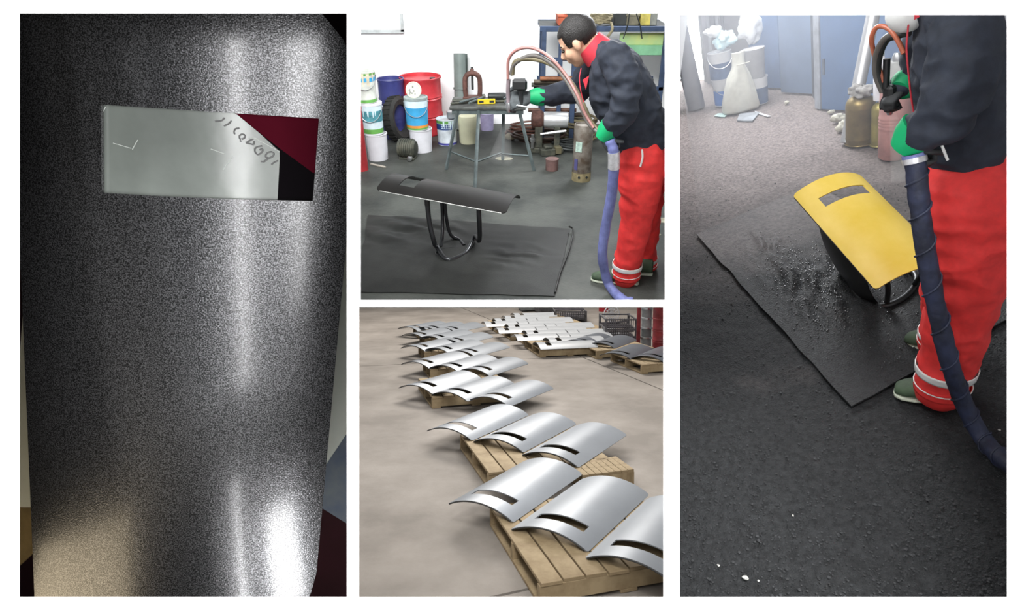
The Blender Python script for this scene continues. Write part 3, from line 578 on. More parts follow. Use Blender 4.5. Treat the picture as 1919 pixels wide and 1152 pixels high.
# rusty gas cylinder
c, r, h = standpx(B2, 1071, 1106, 232, 342); t = thing('gas_cylinder', B2, c, .4, 'rusty paint-smeared gas cylinder standing near the hose', 'cylinder')
mb = MB(); mb.lathe([(r * .96, 0), (r, .012), (r, h * .985), (r * .96, h), (r * .9, h), (r * .9, h * .97), (.001, h * .96)], 28); part('cylinder_body', mb, mat('rusty_cylinder_paint', (.09, .065, .045), .55, .3, scale=7, col2=(.26, .24, .21), bump=.2), t, smooth=True)
mb = MB(); mb.lathe([(r * 1.03, 0), (r * 1.03, h * .16)], 28, caps=False); part('base_ring', mb, mat('dirty_tan_paint', '857a5a', .7, var=.3, scale=15), t, smooth=True)
for a in (-1.9, -1.1): mb = MB(); mb.lathe([(.012, 0), (.012, .004)], 10, Matrix.Translation((r * 1.03 * cos(a - .4), r * 1.03 * sin(a - .4), h * .09)) @ Matrix.Rotation(a - .4 + pi / 2, 4, 'Z') @ Matrix.Rotation(pi / 2, 4, 'X')); part('vent_hole', mb, M_DSTEEL, t)
mb = MB(); mb.box(-.03, .03, -.003, .003, 0, .09, Matrix.Rotation(-2.1 + pi / 2 - .4, 4, 'Z') @ Matrix.Translation((0, -r * 1.005, h * .55))); part('pale_sticker', mb, mat('mint_sticker', 'a9c0b4', .6, var=.3, scale=30), t)
mb = MB(); mb.box(-.018, .018, -.003, .003, 0, .1, Matrix.Rotation(-2.1 + pi / 2 - .65, 4, 'Z') @ Matrix.Translation((0, -r * 1.005, h * .22))); part('blue_smear', mb, mat('blue_smear', '4b4a78', .6), t)
# ---- mat under the shield
def mat_mesh(bay, corners, nx, ny, amp, wr, t=.006, seed=0):
    a, b, c, d = [Vector(p) for p in corners]; mb = MB(); o = a.copy()
    top = []
    for j in range(ny + 1):
        for i in range(nx + 1):
            u, v = i / nx, j / ny; p = a * (1 - u) * (1 - v) + b * u * (1 - v) + c * u * v + d * (1 - u) * v
            e = min(u, 1 - u, v, 1 - v); z = t + amp * (.5 + .5 * noise.noise(Vector((p.x * 2.2, p.y * 2.2, seed)))) * min(1, e * 6 + .15)
            for (cu, cv, rad, am, fr, ang) in wr:
                dd = ((u - cu) ** 2 + (v - cv) ** 2) / rad ** 2
                if dd < 4: z += am * math.exp(-dd) * (.5 + .5 * sin(fr * (u * cos(ang) + v * sin(ang)) + 3 * noise.noise(Vector((u * 7, v * 7, seed + 4))))) + .25 * am * math.exp(-dd) * noise.noise(Vector((u * 26, v * 26, seed)))
            wob = .012 * noise.noise(Vector((p.x * 5, p.y * 5, 9 + seed))) if e < .02 else 0
            top.append(Vector((p.x + wob, p.y + wob, z)) - o)
    mb.v = [tuple(p) for p in top]; n1 = len(top); W_ = nx + 1
    for j in range(ny):
        for i in range(nx): q = j * W_ + i; mb.f.append((q, q + 1, q + W_ + 1, q + W_))
    rim = [i for i in range(W_)] + [j * W_ + nx for j in range(1, ny + 1)] + [ny * W_ + i for i in range(nx - 1, -1, -1)] + [j * W_ for j in range(ny - 1, 0, -1)]
    base = len(mb.v); mb.v += [(mb.v[i][0], mb.v[i][1], 0.0005 - o.z) for i in rim]; k = len(rim)
    mb.f += [(rim[i], base + i, base + (i + 1) % k, rim[(i + 1) % k]) for i in range(k)]; mb.f.append(tuple(base + i for i in range(k)))
    return mb, o
cs = [g2(660, 548), g2(1040, 556), g2(1068, 430), g2(690, 404)]
cs[0].x = max(cs[0].x, -1.0)
mb, o = mat_mesh(B2, cs, 90, 60, .014, [(.78, .55, .13, .020, 46, 1.5), (.72, .38, .08, .014, 60, 1.4), (.3, .85, .2, .022, 40, 1.1), (.12, .7, .15, .02, 35, .9)], seed=2)
one('floor_mat', mb, mat('black_rubber_mat', (.017, .018, .016), .55, var=.35, scale=3, spec=.3, bump=.1, bscale=120), B2, o, 0, 'creased black rubber mat under the black shield', 'mat', smooth=60)
mb = MB(); A = g2(1040, 556); 
baytube('curled_mat_edge', B2, [g2(1066, 424, .05), g2(1074, 430, .03), g2(1070, 455, .02), g2(1062, 480, .02), g2(1050, 510, .015), g2(1040, 548, .012)], [.007] * 41, MATS['black_rubber_mat'], 'curled loose strip along the edge of the black rubber mat', 'rubber strip', n=8)
# ---- black shield on its tube stand
R2 = Matrix(((.213, -.9686, .1283), (.9647, .2293, .1295), (-.1548, .0962, .9832))); P2 = Vector((-.4251, 4.2416, .4198))
M_BLK = mat('black_gloss_coating', (.012, .011, .010), .42, var=.2, scale=5, bump=.05, bscale=300, spec=.25)
t = thing('riot_shield', B2, P2, 0, 'glossy black curved shield balanced on a tube stand', 'shield', rot=R2)
part('shield_plate', shield_mb(.5, .904, .062, .006, (-.62, .62, .215, .325), rc=.03, na=28, ny=24), M_BLK, t, smooth=True)
mbr = MB(); pts = []
for k in range(25): x, z, n = arc(-1, .5, .062); pts.append((x - .001, -.452 + .03 + (.904 - .06) * k / 24, z - .003))
mbr.tube(pts, .0032, 6); part('bare_edge', mbr, mat('scuffed_edge', (.4, .4, .38), .5, .5, var=.5, scale=60), t, label='scuffed bright lower edge')
M_TUBE = mat('black_chrome_tube', (.05, .052, .055), .3, .7, var=.2)
so = g2(838, 487); t = thing('tube_stand', B2, (so.x, so.y + .15, 0), 0, 'dark bent-tube stand holding up the black shield', 'stand'); o = Vector((so.x, so.y + .15, 0))
def sp(px, py, y): return onwall(px, py, y) - o
yf = o.y - .12; yk = o.y + .16
Rinv = R2.transposed()
def shield_z(p):   # underside height of the shield over a stand point
    w = p + o; lo = Rinv @ (w - P2); x, z, n = arc(max(-1, min(1, lo.x / .25)), .5, .062)
    q = P2 + R2 @ Vector((lo.x, lo.y, z - .006)); return q.z - .011
def top(p): p = Vector(p); p.z = shield_z(p) - .004; return p
pl = sp(801, 385, yf); pr_ = sp(897, 398, yf); 
b0 = g2(818, 470, .013) - o; b1 = g2(838, 486, .013) - o; b2 = g2(872, 474, .013) - o; b3 = g2(890, 452, .013) - o
mb = MB(); mb.tube(spline([top(pl), Vector((pl.x + .005, pl.y, .28)), Vector((pl.x + .03, pl.y, .12)), Vector((b0.x, b0.y + .02, .04)), b1, b2, Vector((b3.x, b3.y, .05)), Vector((pr_.x, pr_.y + .02, .14)), top(pr_)], 8), .017, 10); part('front_loop', mb, M_TUBE, t, smooth=True)
kl, kr = sp(828, 385, yk), sp(834, 390, yk)
mb = MB(); c1b = g2(826, 462, .013) - o; mb.tube(spline([top(kl), Vector((kl.x, kl.y, .2)), Vector((kl.x - .005, kl.y - .05, .06)), c1b], 8), .013, 10); part('rear_leg', mb, M_TUBE, t, smooth=True)
mb = MB(); mb.tube(spline([top(kr), Vector((kr.x + .005, kr.y, .2)), Vector((kr.x + .03, kr.y, .06)), Vector((kr.x + .09, kr.y, .016)), g2(870, 460, .012) - o], 8), .013, 10); part('rear_leg', mb, M_TUBE, t, smooth=True)
cc = (b1 + b2) / 2 + Vector((-.02, .06, -.005)); mb = MB(); mb.tube([cc + Vector((.13 * cos(a), .085 * sin(a), 0)) for a in [2 * pi * k / 36 for k in range(37)]], .008, 8, caps=False); part('base_ring', mb, M_TUBE, t, smooth=True)
mb = MB(); mb.tube([top(pl) + Vector((0, 0, -.07)), top(pl) + Vector((0, 0, -.001))], .019, 10); part('tape_wrap', mb, mat('black_tape', (.015, .015, .015), .4, var=.3), t, smooth=True)
# ------------------------------------------------------------------ people (shared builder)
M_SKIN = mat('skin', (.60, .36, .24), .5, var=.08, scale=12); M_HAIR = mat('black_hair', (.012, .010, .009), .5, var=.3, scale=60, bump=.5, bscale=220)
M_NAVY = mat('navy_cloth', (.016, .021, .034), .8, var=.18, scale=30, bump=.1, bscale=220); M_TROUS = mat('red_cloth', (.74, .034, .032), .7, var=.1, scale=20, bump=.12, bscale=30)
M_REDTRIM = mat('red_trim', (.55, .03, .05), .7); M_REFL = mat('reflective_tape', (.72, .72, .70), .35, var=.08); M_CUFF = mat('green_cuff', (.0, .36, .13), .6, var=.12)
M_GLOVE = mat('grey_glove', (.07, .08, .085), .75, var=.35, scale=25); M_SHOE = mat('green_canvas', (.045, .075, .04), .75, var=.25, scale=20); M_SOLE = mat('pale_sole', (.42, .45, .36), .7)
def loft(mb, rings, n=20, p=2.4):
    """rings: (centre, half-axis u, half-axis v)"""
    vs = []; fs = []
    for c, u, v in rings:
        for k in range(n):
            a = 2 * pi * k / n; ca, sa = cos(a), sin(a); x = math.copysign(abs(ca) ** (2 / p), ca); y = math.copysign(abs(sa) ** (2 / p), sa); vs.append(c + u * x + v * y)
    for i in range(len(rings) - 1):
        for k in range(n): j = (k + 1) % n; fs.append((i * n + k, i * n + j, (i + 1) * n + j, (i + 1) * n + k))
    fs.append(tuple(range(n - 1, -1, -1))); fs.append(tuple((len(rings) - 1) * n + k for k in range(n))); mb.add(vs, fs)
def limb(mb, pts, rs, n=14, sub=5):
    P = spline(pts, sub); m = len(P) - 1; k = len(rs) - 1; R = []
    for i in range(m + 1):
        t = i / m * k; a = min(int(t), k - 1); R.append(rs[a] + (rs[a + 1] - rs[a]) * (t - a))
    mb.tube(P, R, n); mb.ell(P[0], R[0], R[0], R[0], nu=12, nv=8); mb.ell(P[-1], R[-1], R[-1], R[-1], nu=12, nv=8)
def hand_mb(wrist, d, nrm_, sz=1., curl=1.0, thumb=1, spread=.12):
    """d = wrist to knuckles, nrm_ = out of the back of the hand; fingers curl towards -nrm_."""
    d = d.normalized(); nrm_ = (nrm_ - d * nrm_.dot(d)).normalized(); sd = d.cross(nrm_) * thumb; mb = MB(); w = Vector(wrist)
    M3 = Matrix((d, sd, nrm_)).transposed()
    mb.ell(w + d * .05 * sz, .055 * sz, .044 * sz, .019 * sz, M3); mb.ell(w + d * .085 * sz, .03 * sz, .045 * sz, .017 * sz, M3); mb.ell(w, .035 * sz, .03 * sz, .024 * sz, M3)
    for i, (o, ln) in enumerate([(-.034, .060), (-.012, .078), (.011, .085), (.033, .076)]):
        p = w + d * (.088 + (.006 if 0 < i < 3 else 0)) * sz + sd * o * sz; dirf = d + sd * (o * spread * 20 * .3); pts = [p - d * .02 * sz, p]; ang = 0
        for s, f in ((.42, .75), (.32, 1.0), (.26, .7)):
            ang += curl * f; v = dirf * cos(ang) - nrm_ * sin(ang); p = p + v.normalized() * ln * s * sz * 1.15; pts.append(p)
        mb.tube(spline(pts, 3), [.0105 * sz] * 7 + [.009 * sz] * 6, 9); mb.ell(pts[-1], .009 * sz, .009 * sz, .009 * sz, nu=8, nv=6)
    p = w + d * .03 * sz + sd * .036 * sz; pts = [p]; v = (d * .6 + sd * .75 - nrm_ * .25).normalized(); p = p + v * .035 * sz; pts.append(p); v = (d * .8 + sd * .25 - nrm_ * .55 * curl).normalized(); p = p + v * .034 * sz; pts.append(p); v = (d * .8 - sd * .05 - nrm_ * .7 * curl).normalized(); pts.append(p + v * .026 * sz)
    mb.tube(spline(pts, 3), .0115 * sz, 9); mb.ell(pts[-1], .0105 * sz, .0105 * sz, .0105 * sz, nu=8, nv=6)
    return mb
def head_mb(mb, c, f, u, s, k=1.):
    """Skull, jaw, nose, ears and lips round c; f = facing, u = crown, s = side. Height about .24 k."""
    M3 = Matrix((f, s, u)).transposed(); P = lambda a, b, d: c + (f * a + s * b + u * d) * k
    mb.ell(P(-.008, 0, .03), .098 * k, .077 * k, .088 * k, M3); mb.ell(P(.03, 0, -.035), .062 * k, .062 * k, .075 * k, M3); mb.ell(P(.052, 0, -.088), .032 * k, .034 * k, .026 * k, M3)
    mb.ell(P(.075, 0, .018), .018 * k, .055 * k, .016 * k, M3)
    mb.tube([P(.085, 0, .01), P(.100, 0, -.012), P(.112, 0, -.03)], [.009 * k, .012 * k, .015 * k], 8); mb.ell(P(.108, 0, -.032), .014 * k, .017 * k, .012 * k, M3)
    mb.ell(P(.088, 0, -.056), .012 * k, .024 * k, .007 * k, M3); mb.ell(P(.086, 0, -.067), .012 * k, .022 * k, .008 * k, M3)
    for b in (-1, 1):
        mb.ell(P(-.005, b * .078, -.01), .02 * k, .012 * k, .032 * k, M3); mb.ell(P(.055, b * .042, -.03), .03 * k, .022 * k, .03 * k, M3)
def shoe(parent, o, toe, heel, w, name='shoe', k=1.):
    toe = Vector(toe) - o; heel = Vector(heel) - o; d = (toe - heel); d.z = 0; L = d.length; d.normalize(); s = Vector((-d.y, d.x, 0)); z = Vector((0, 0, 1))
    rings = []; prof = [(0, .55, .075), (.03, .8, .09), (.2, .82, .1), (.42, .88, .085), (.65, 1.0, .06), (.85, .92, .045), (.97, .6, .035), (1.0, .3, .025)]
    for t, ww, hh in prof: rings.append((heel + d * (L * t) + z * (.012 + hh / 2), s * (w / 2 * ww), z * (hh / 2)))
    mb = MB(); loft(mb, rings, 16, 2.6); sh_ = part(name, mb, M_SHOE, parent, smooth=True)
    mb = MB(); loft(mb, [(heel + d * (L * (t * 1.02 - .01)) + z * .009, s * (w / 2 * ww * 1.07), z * .009) for t, ww, hh in prof], 16, 3.5); part('sole', mb, M_SOLE, sh_, smooth=True)
def worker(bay, anchor, J, label, masked=False, glove=None):
    a0 = Vector(anchor); n = Vector((a0.x, a0.y, 0)).normalized(); e2 = n; e1 = Vector((n.y, -n.x, 0)); ez = Vector((0, 0, 1)); off0 = a0
    Q = lambda px, py, off=0.: bay.plane(a0, px, py, off) - a0
    pxm = lambda py, px: (Q(px + 10, py) - Q(px, py)).length / 10
    img = lambda dx, dy: (e1 * dx - ez * dy).normalized()
    # --- body, one continuous skin
    mb = MB(); K = J['k']
    tr = J['torso']
    def torso_rings(grow, lo=0, hi=None, wz=1.):
        out = []
        for i, (px, py, ht, hw) in enumerate(tr):
            p0 = tr[max(0, i - 1)]; p1 = tr[min(len(tr) - 1, i + 1)]; ax = img(p1[0] - p0[0], p1[1] - p0[1]); back = ax.cross(e2).normalized()
            out.append((Q(px, py), e2 * (hw * K + grow), back * (ht * pxm(py, px) + grow)))
        return out[lo:hi]
    tr_px = tr
    rings = torso_rings(-.035); loft(mb, rings, 20)
    hc = Q(*J['head'][:2], J['head'][4] if len(J['head']) > 4 else 0); f = img(*J['face']); u_ = img(*J['crown']); tw = J.get('turn', 0.)
    f = (f + e2 * tw).normalized(); u_ = (u_ - f * u_.dot(f)).normalized(); s = u_.cross(f); hk = J['head'][2]
    limb(mb, [rings[-1][0], (rings[-1][0] + hc) / 2 - f * .01, hc - u_ * .05 * hk - f * .02], [.062 * K, .058 * K, .06 * K])
    head_mb(mb, hc, f, u_, s, hk)
    for nm in ('leg_n', 'leg_f'):
        pts = [Q(*q[:2], q[3]) for q in J[nm]]; limb(mb, pts + [J[nm + '_foot'] - a0 + Vector((0, 0, .06))], [max(.03, q[2] * .72) for q in J[nm]] + [.04])
    for nm in ('arm_n', 'arm_f'): limb(mb, [Q(*q[:2], q[3]) for q in J[nm]], [q[2] * .72 for q in J[nm]])
    me = remesh(mb, .008, 4, 'person'); M = bay.M @ Matrix.Translation(a0)
    pers = tag(link('person', me, M_SKIN, M), label, 'person')
    # --- clothes
    mb = MB(); limb_rs = lambda nm: ([Q(*q[:2], q[3]) for q in J[nm]], [q[2] for q in J[nm]])
    hip = [Q(*q[:2], q[3]) for q in (J['leg_n'][0], J['leg_f'][0])]
    for nm in ('leg_n', 'leg_f'):
        P, R = limb_rs(nm); limb(mb, P, R)
    r0 = torso_rings(-.012)[0]; ax = (rings[1][0] - rings[0][0]).normalized(); loft(mb, [(r0[0] - ax * .17, r0[1] * .95, r0[2] * .98), (r0[0], r0[1] * .98, r0[2] * .97), (r0[0] + ax * .1, r0[1] * .9, r0[2] * .9)], 20)
    me = remesh(mb, .011, 5, 'trousers', wr=.009, wscale=5., seed=3, wz=1.6); link('trousers', me, M_TROUS, None, pers)
    mb = MB(); rg = torso_rings(.0); loft(mb, rg, 24)
    for nm in ('arm_n', 'arm_f'):
        P, R = limb_rs(nm); limb(mb, P, R)
    me = remesh(mb, .010, 5, 'jacket', wr=.009, wscale=8., seed=8, wz=1.5); jk = link('jacket', me, M_NAVY, None, pers)
    mb = MB(); h0 = rg[0]; axh = (rg[1][0] - rg[0][0]).normalized(); loft(mb, [(h0[0] - axh * .012, h0[1] * 1.01, h0[2] * 1.01), (h0[0] + axh * .03, h0[1] * 1.03, h0[2] * 1.03), (h0[0] + axh * .05, h0[1] * .99, h0[2] * .99)], 24); part('hem_band', mb, M_NAVY, jk, smooth=True)
    # collar
    cpts = J['collar']; mb = MB(); ca, cb = Q(*cpts[0][:2]), Q(*cpts[1][:2]); axc = (cb - ca).normalized(); bk = axc.cross(e2).normalized()
    vs = []; nn = 20
    for c0, ru, rv in ((ca, .10 * K, .095 * K), (cb, .088 * K, .082 * K), (cb, .080 * K, .074 * K), (ca, .09 * K, .086 * K)):
        for k in range(nn): an = 2 * pi * k / nn; vs.append(c0 + e2 * (ru * cos(an)) + bk * (rv * sin(an)))
    mb.add(vs, [(r * nn + k, r * nn + (k + 1) % nn, ((r + 1) % 4) * nn + (k + 1) % nn, ((r + 1) % 4) * nn + k) for r in range(4) for k in range(nn)]); part('collar', mb, M_REDTRIM, jk, smooth=True, label='red stand-up collar')
    # placket and pocket trim
    mb = MB(); mb.tube(spline([Q(*q[:2], q[2]) for q in J['placket']], 6), .0028, 6); part('front_zip', mb, M_REDTRIM, jk, smooth=True)
    # hair cap
    if J.get('hair', True):
        mb = MB(); M3 = Matrix((f, s, u_)).transposed(); mb.ell(hc + (u_ * .036 - f * .016) * hk, .104 * hk, .084 * hk, .092 * hk, M3, 28, 20)
        mb.v = [v for v in mb.v]; keep = []
        for fc in mb.f:
            q = sum((Vector(mb.v[i]) for i in fc), Vector()) / len(fc) - hc; a, b, c2 = q.dot(f) / hk, q.dot(s) / hk, q.dot(u_) / hk
            if not (a > .042 and c2 < .058) and not (abs(b) > .05 and c2 < .0 and a > -.035) and c2 > -.06: keep.append(fc)
        mb.f = keep; nv = []
        for v in mb.v:
            q = Vector(v) - hc; nv.append(tuple(Vector(v) + q.normalized() * .004 * noise.noise(q * 60)))
        mb.v = nv; hr = link('hair', mb.mesh('hair', 60), M_HAIR, None, pers); sm = hr.modifiers.new('t', 'SOLIDIFY'); sm.thickness = .012; sm.offset = -1
    for b in (-1, 1):
        mb = MB(); ec = hc + (f * .083 + s * (.03 * b) + u_ * .0) * hk; mb.ell(ec, .011 * hk, .013 * hk, .008 * hk, Matrix((f, s, u_)).transposed(), 10, 8); part('eye', mb, mat('dark_eye', (.02, .015, .012), .2, var=0), pers, smooth=True)
        mb = MB(); mb.tube([hc + (f * .088 + s * (.012 * b) + u_ * .021) * hk, hc + (f * .086 + s * (.032 * b) + u_ * .026) * hk, hc + (f * .074 + s * (.05 * b) + u_ * .021) * hk], .0045, 6); part('eyebrow', mb, M_HAIR, pers, smooth=True)
    if masked:
        mb = MB(); M3 = Matrix((f, s, u_)).transposed(); mb.ell(hc + (f * .058 - u_ * .05) * hk, .068 * hk, .072 * hk, .062 * hk, M3, 20, 14)
        mb.f = [fc for fc in mb.f if (sum((Vector(mb.v[i]) for i in fc), Vector()) / len(fc) - hc).dot(f) > .03 * hk]
        mk = link('face_mask', mb.mesh('face_mask', 60), mat('white_mask', (.8, .8, .78), .8, var=.05), None, pers); sm = mk.modifiers.new('t', 'SOLIDIFY'); sm.thickness = .006
        for b in (-1, 1): mb = MB(); mb.tube([hc + (f * .05 + s * .07 * b - u_ * .05) * hk, hc + (s * .084 * b - u_ * .0) * hk], .003, 6); part('mask_strap', mb, MATS['white_mask'], mk)
    # gloves with green cuffs
    for nm in ('hand_n', 'hand_f'):
        H = J[nm]; w = Q(*H['wrist']); tgt = Q(*H['to']); nr = e1 * H['n'][0] - ez * H['n'][1] + e2 * H['n'][2]
        me = remesh(hand_mb(w, tgt - w, nr, H.get('sz', 1.1) * K, H.get('curl', 1.0), H.get('thumb', 1)), .0045, 2, 'glove'); gl = link('glove', me, glove or M_GLOVE, None, pers)
        arm = J['arm_' + nm[-1]]; q0 = Q(*arm[-1][:2], arm[-1][3]); dd = (w - q0); dd = dd.normalized() if dd.length > 1e-4 else (tgt - w).normalized(); rr_ = arm[-1][2]
        mb = MB(); mb.tube([q0 - dd * .01, q0 + (w - q0) * .5, w + dd * .012], [rr_ * 1.06, rr_ * 1.0, rr_ * .72], 18); part('glove_cuff', mb, M_CUFF, gl, smooth=True, label='bright green glove cuff')
    # stripes and cuffs on the trousers
    for nm in ('leg_n', 'leg_f'):
        P, R = limb_rs(nm); sp_ = spline(P, 10); m = len(sp_) - 1
        def band(t0, t1, grow, name, m_):
            pts = []; rs = []
            for i in range(5):
                t = (t0 + (t1 - t0) * i / 4) * m; a = min(int(t), m - 1); pts.append(sp_[a].lerp(sp_[a + 1], t - a)); tt = t / m * (len(R) - 1); b = min(int(tt), len(R) - 2); rs.append(R[b] + (R[b + 1] - R[b]) * (tt - b) + grow)
            mb = MB(); mb.tube(pts, rs, 22, caps=False); o = part(name, mb, m_, pers, smooth=True); sm = o.modifiers.new('t', 'SOLIDIFY'); sm.thickness = .004; return o
        t0 = J.get('stripe', .86); band(t0, t0 + .045, .011, 'reflective_stripe', M_REFL)
        band(.955, 1.0, .008, 'trouser_cuff', M_TROUS); band(.952, .957, .0105, 'cuff_seam', M_REFL)
    for sx in J['shoes']: shoe(pers, a0, *sx)
    return pers, Q, (e1, e2)
g4 = B4.g
# ---- the person in the workshop
A2 = g2(1175, 527)
J2 = dict(k=1.0, torso=[(1205, 275, 46, .175), (1188, 225, 57, .19), (1163, 168, 60, .205), (1150, 122, 46, .205), (1133, 97, 30, .15), (1118, 88, 17, .085)],
    head=(1083, 77, 1.08, 0), face=(-.82, .57), crown=(-.57, -.82), turn=.08,
    leg_n=[(1203, 292, .135, -.08), (1200, 345, .13, -.08), (1193, 410, .10, -.05), (1179, 475, .087, -.03), (1173, 517, .086, -.02)],
    leg_f=[(1212, 292, .13, .09), (1213, 355, .11, .12), (1212, 420, .085, .16), (1212, 470, .066, .2), (1212, 499, .064, .22)],
    leg_n_foot=g2(1172, 530), leg_f_foot=g2(1212, 511),
    arm_n=[(1152, 108, .085, -.19), (1172, 155, .085, -.25), (1170, 205, .075, -.27), (1150, 232, .062, -.26), (1143, 238, .056, -.25)],
    arm_f=[(1110, 135, .085, .17), (1080, 168, .078, .2), (1050, 176, .064, .17), (1015, 181, .052, .12)],
    collar=[(1124, 101), (1104, 82)], placket=[(1089, 128, -.10), (1086, 150, -.15), (1092, 185, -.17), (1108, 222, -.18), (1125, 250, -.17)],
    hand_n=dict(wrist=(1130, 257, -.25), to=(1140, 272, -.25), n=(-.6, .2, -.7), curl=1.5, thumb=-1, sz=.9), hand_f=dict(wrist=(996, 181, .10), to=(972, 186, .08), n=(-.1, -.5, -.8), curl=1.0, thumb=1, sz=1.25),
    shoes=[(g2(1108, 524), g2(1196, 530), .105), (g2(1150, 508), g2(1222, 513), .10)], stripe=.845)
pers2, Q2, ax2 = worker(B2, A2, J2, 'person in navy jacket and red trousers bending to spray the black shield')
def q2(px, py, off=0.): return Q2(px, py, off) + A2
# gun and hoses
t = thing('spray_gun', B2, q2(963, 180, .06), 0, 'dark spray gun pointing down in the outstretched glove', 'spray gun'); o = q2(963, 180, .06)
mb = MB(); A = q2(960, 148, .06) - o; B_ = q2(988, 170, .06) - o; mb.box(A.x, B_.x, -.03, .03, B_.z, A.z); part('gun_body', mb, mat('black_plastic', (.012, .013, .014), .5, var=.3), t, bevel=.012)
mb = MB(); mb.tube(spline([q2(953, 148, .06) - o, q2(952, 170, .06) - o, q2(953, 192, .06) - o], 4), .013, 10); part('feed_tube', mb, mat('pinkish_tube', '8d7f84', .4, .3), t, smooth=True)
mb = MB(); n0 = q2(953, 192, .06) - o; mb.lathe([(.016, 0), (.02, -.02), (.012, -.05), (.008, -.06)], 12, Matrix.Translation(n0)); part('nozzle', mb, M_STEEL, t, smooth=True)
mb = MB(); mb.tube([q2(975, 170, .06) - o, q2(978, 200, .06) - o], .014, 8); part('grip', mb, MATS['black_plastic'], t, smooth=True)
mb = MB(); mb.tube([q2(968, 197, .04) - o, q2(990, 201, .04) - o], .005, 6); part('trigger', mb, M_STEEL, t, smooth=True)
baytube('air_hose', B2, [q2(952, 148, .05), q2(953, 112, .05), q2(970, 93, .03), q2(998, 90, .0), q2(1030, 107, -.05), q2(1060, 140, -.1), q2(1082, 178, -.17), q2(1096, 212, -.2), q2(1113, 240, -.24)], .009, mat('pink_hose', '9b6f6a', .4, var=.2), 'thin pinkish air hose arching from the gun to the lower glove', 'hose', group='hoses arching over the workshop bench')
for i, dx in enumerate((0, 7)):
    baytube('paint_hose', B2, [q2(957 + dx * .5, 140, .06), q2(966, 118 - dx * .4, .05), q2(1000, 104 + dx, .02), q2(1035 + dx * .5, 120 + dx * .6, -.04), q2(1064 + dx, 155, -.1), q2(1086 + dx, 195, -.17), q2(1101 + dx, 228, -.2), q2(1120 + dx * .6, 248, -.25)], .012, [M_HG, M_HO][i], ['grey paint hose arching highest of the thick hoses', 'olive paint hose arching just under the grey one'][i], 'hose', group='hoses arching over the workshop bench')
M_BH = mat('blue_wrap', (.14, .16, .36), .6, var=.3, scale=9, bump=.35, bscale=40)
hp = [q2(1143, 262, -.27), q2(1150, 285, -.28), q2(1150, 320, -.27), q2(1146, 365, -.25), q2(1134, 430, -.22), q2(1129, 480, -.2), q2(1138, 525, -.17)]
f0 = g2(1150, 546, .035); hp += [f0, g2(1168, 562, .035), g2(1185, 566, .035)]
hh_ = spline(hp, 8); p0 = hh_[0].copy()
t = thing('hose_bundle', B2, p0, 0, 'hose bundle wrapped in pale blue cloth hanging beside the red trousers', 'hose')
mb = MB(); mb.tube([p - p0 for p in hh_], [.030 + .005 * noise.noise(Vector((i * .35, 0, 0))) for i in range(len(hh_))], 14); part('cloth_wrap', mb, M_BH, t, smooth=True)
mb = MB(); mb.tube([p - p0 for p in hh_[8:16]], .034, 14); part('silver_tape', mb, mat('silver_tape', (.6, .6, .62), .3, .5, var=.2, scale=40), t, smooth=True, label='silver tape band')
mb = MB(); mb.tube([p - p0 for p in hh_[:3]], .02, 12); part('hose_end', mb, M_HG, t, smooth=True)
# pocket zip of the trousers
mb = MB(); mb.tube(spline([Q2(1203, 280, -.225), Q2(1204, 295, -.225), Q2(1200, 312, -.22)], 5), .006, 6); part('pocket_zip', mb, M_REFL, pers2, smooth=True)
mb = MB(); a, b, c = Q2(1092, 150, -.17), Q2(1104, 142, -.17), Q2(1098, 168, -.17); mb.v = [tuple(a), tuple(b), tuple(c)] + [tuple(v + Vector((0, .004, 0))) for v in (a, b, c)]; mb.f = [(0, 1, 2), (3, 5, 4), (0, 3, 4, 1), (1, 4, 5, 2), (2, 5, 3, 0)]; part('chest_flash', mb, M_REDTRIM, pers2, label='red chest flash')
# ------------------------------------------------------------------ opening 3: yard with rows of shields
g3 = B3.g
M_CONC = mat('yard_concrete', (.20, .175, .150), .85, var=.2, scale=1.1, col2=(.31, .275, .24), bump=.15, bscale=50, detail=10)
def clip(poly, p, n):
    out = []
    for i in range(len(poly)):
        a, b = poly[i], poly[(i + 1) % len(poly)]; da, db_ = (a - p).dot(n), (b - p).dot(n)
        if da >= 0: out.append(a)
        if da * db_ < 0: out.append(a + (b - a) * (da / (da - db_)))
    return out
def g32(x, y): return g3(x, y).to_2d()
lim = [Vector(v) for v in ((-.85, 2.6), (.75, 2.6), (4.8, 19.0), (-4.9, 19.0))]
J = [(g32(900, 591), g32(1243, 731)), (g32(673, 686), g32(1085, 668)), (g32(925, 1118), g32(1005, 1100))]
fl = struct('floor_yard', floor_poly(B3, [(*v, -.03) for v in lim], .03), mat('joint_filler', (.05, .045, .04), .9), B3, label='tan concrete yard laid in slabs', cat='ground')
cells = [lim]
for a, b in J:
    n = Vector((-(b - a).y, (b - a).x)).normalized(); nc = []
    for c in cells:
        for sgn in (1, -1):
            q = clip(c, a + n * sgn * .011, n * sgn)
            if len(q) > 2: nc.append(q)
    cells = nc
for c in cells:
    part('concrete_slab', floor_poly(B3, [(v.x, v.y, 0) for v in c], .028), M_CONC, fl)
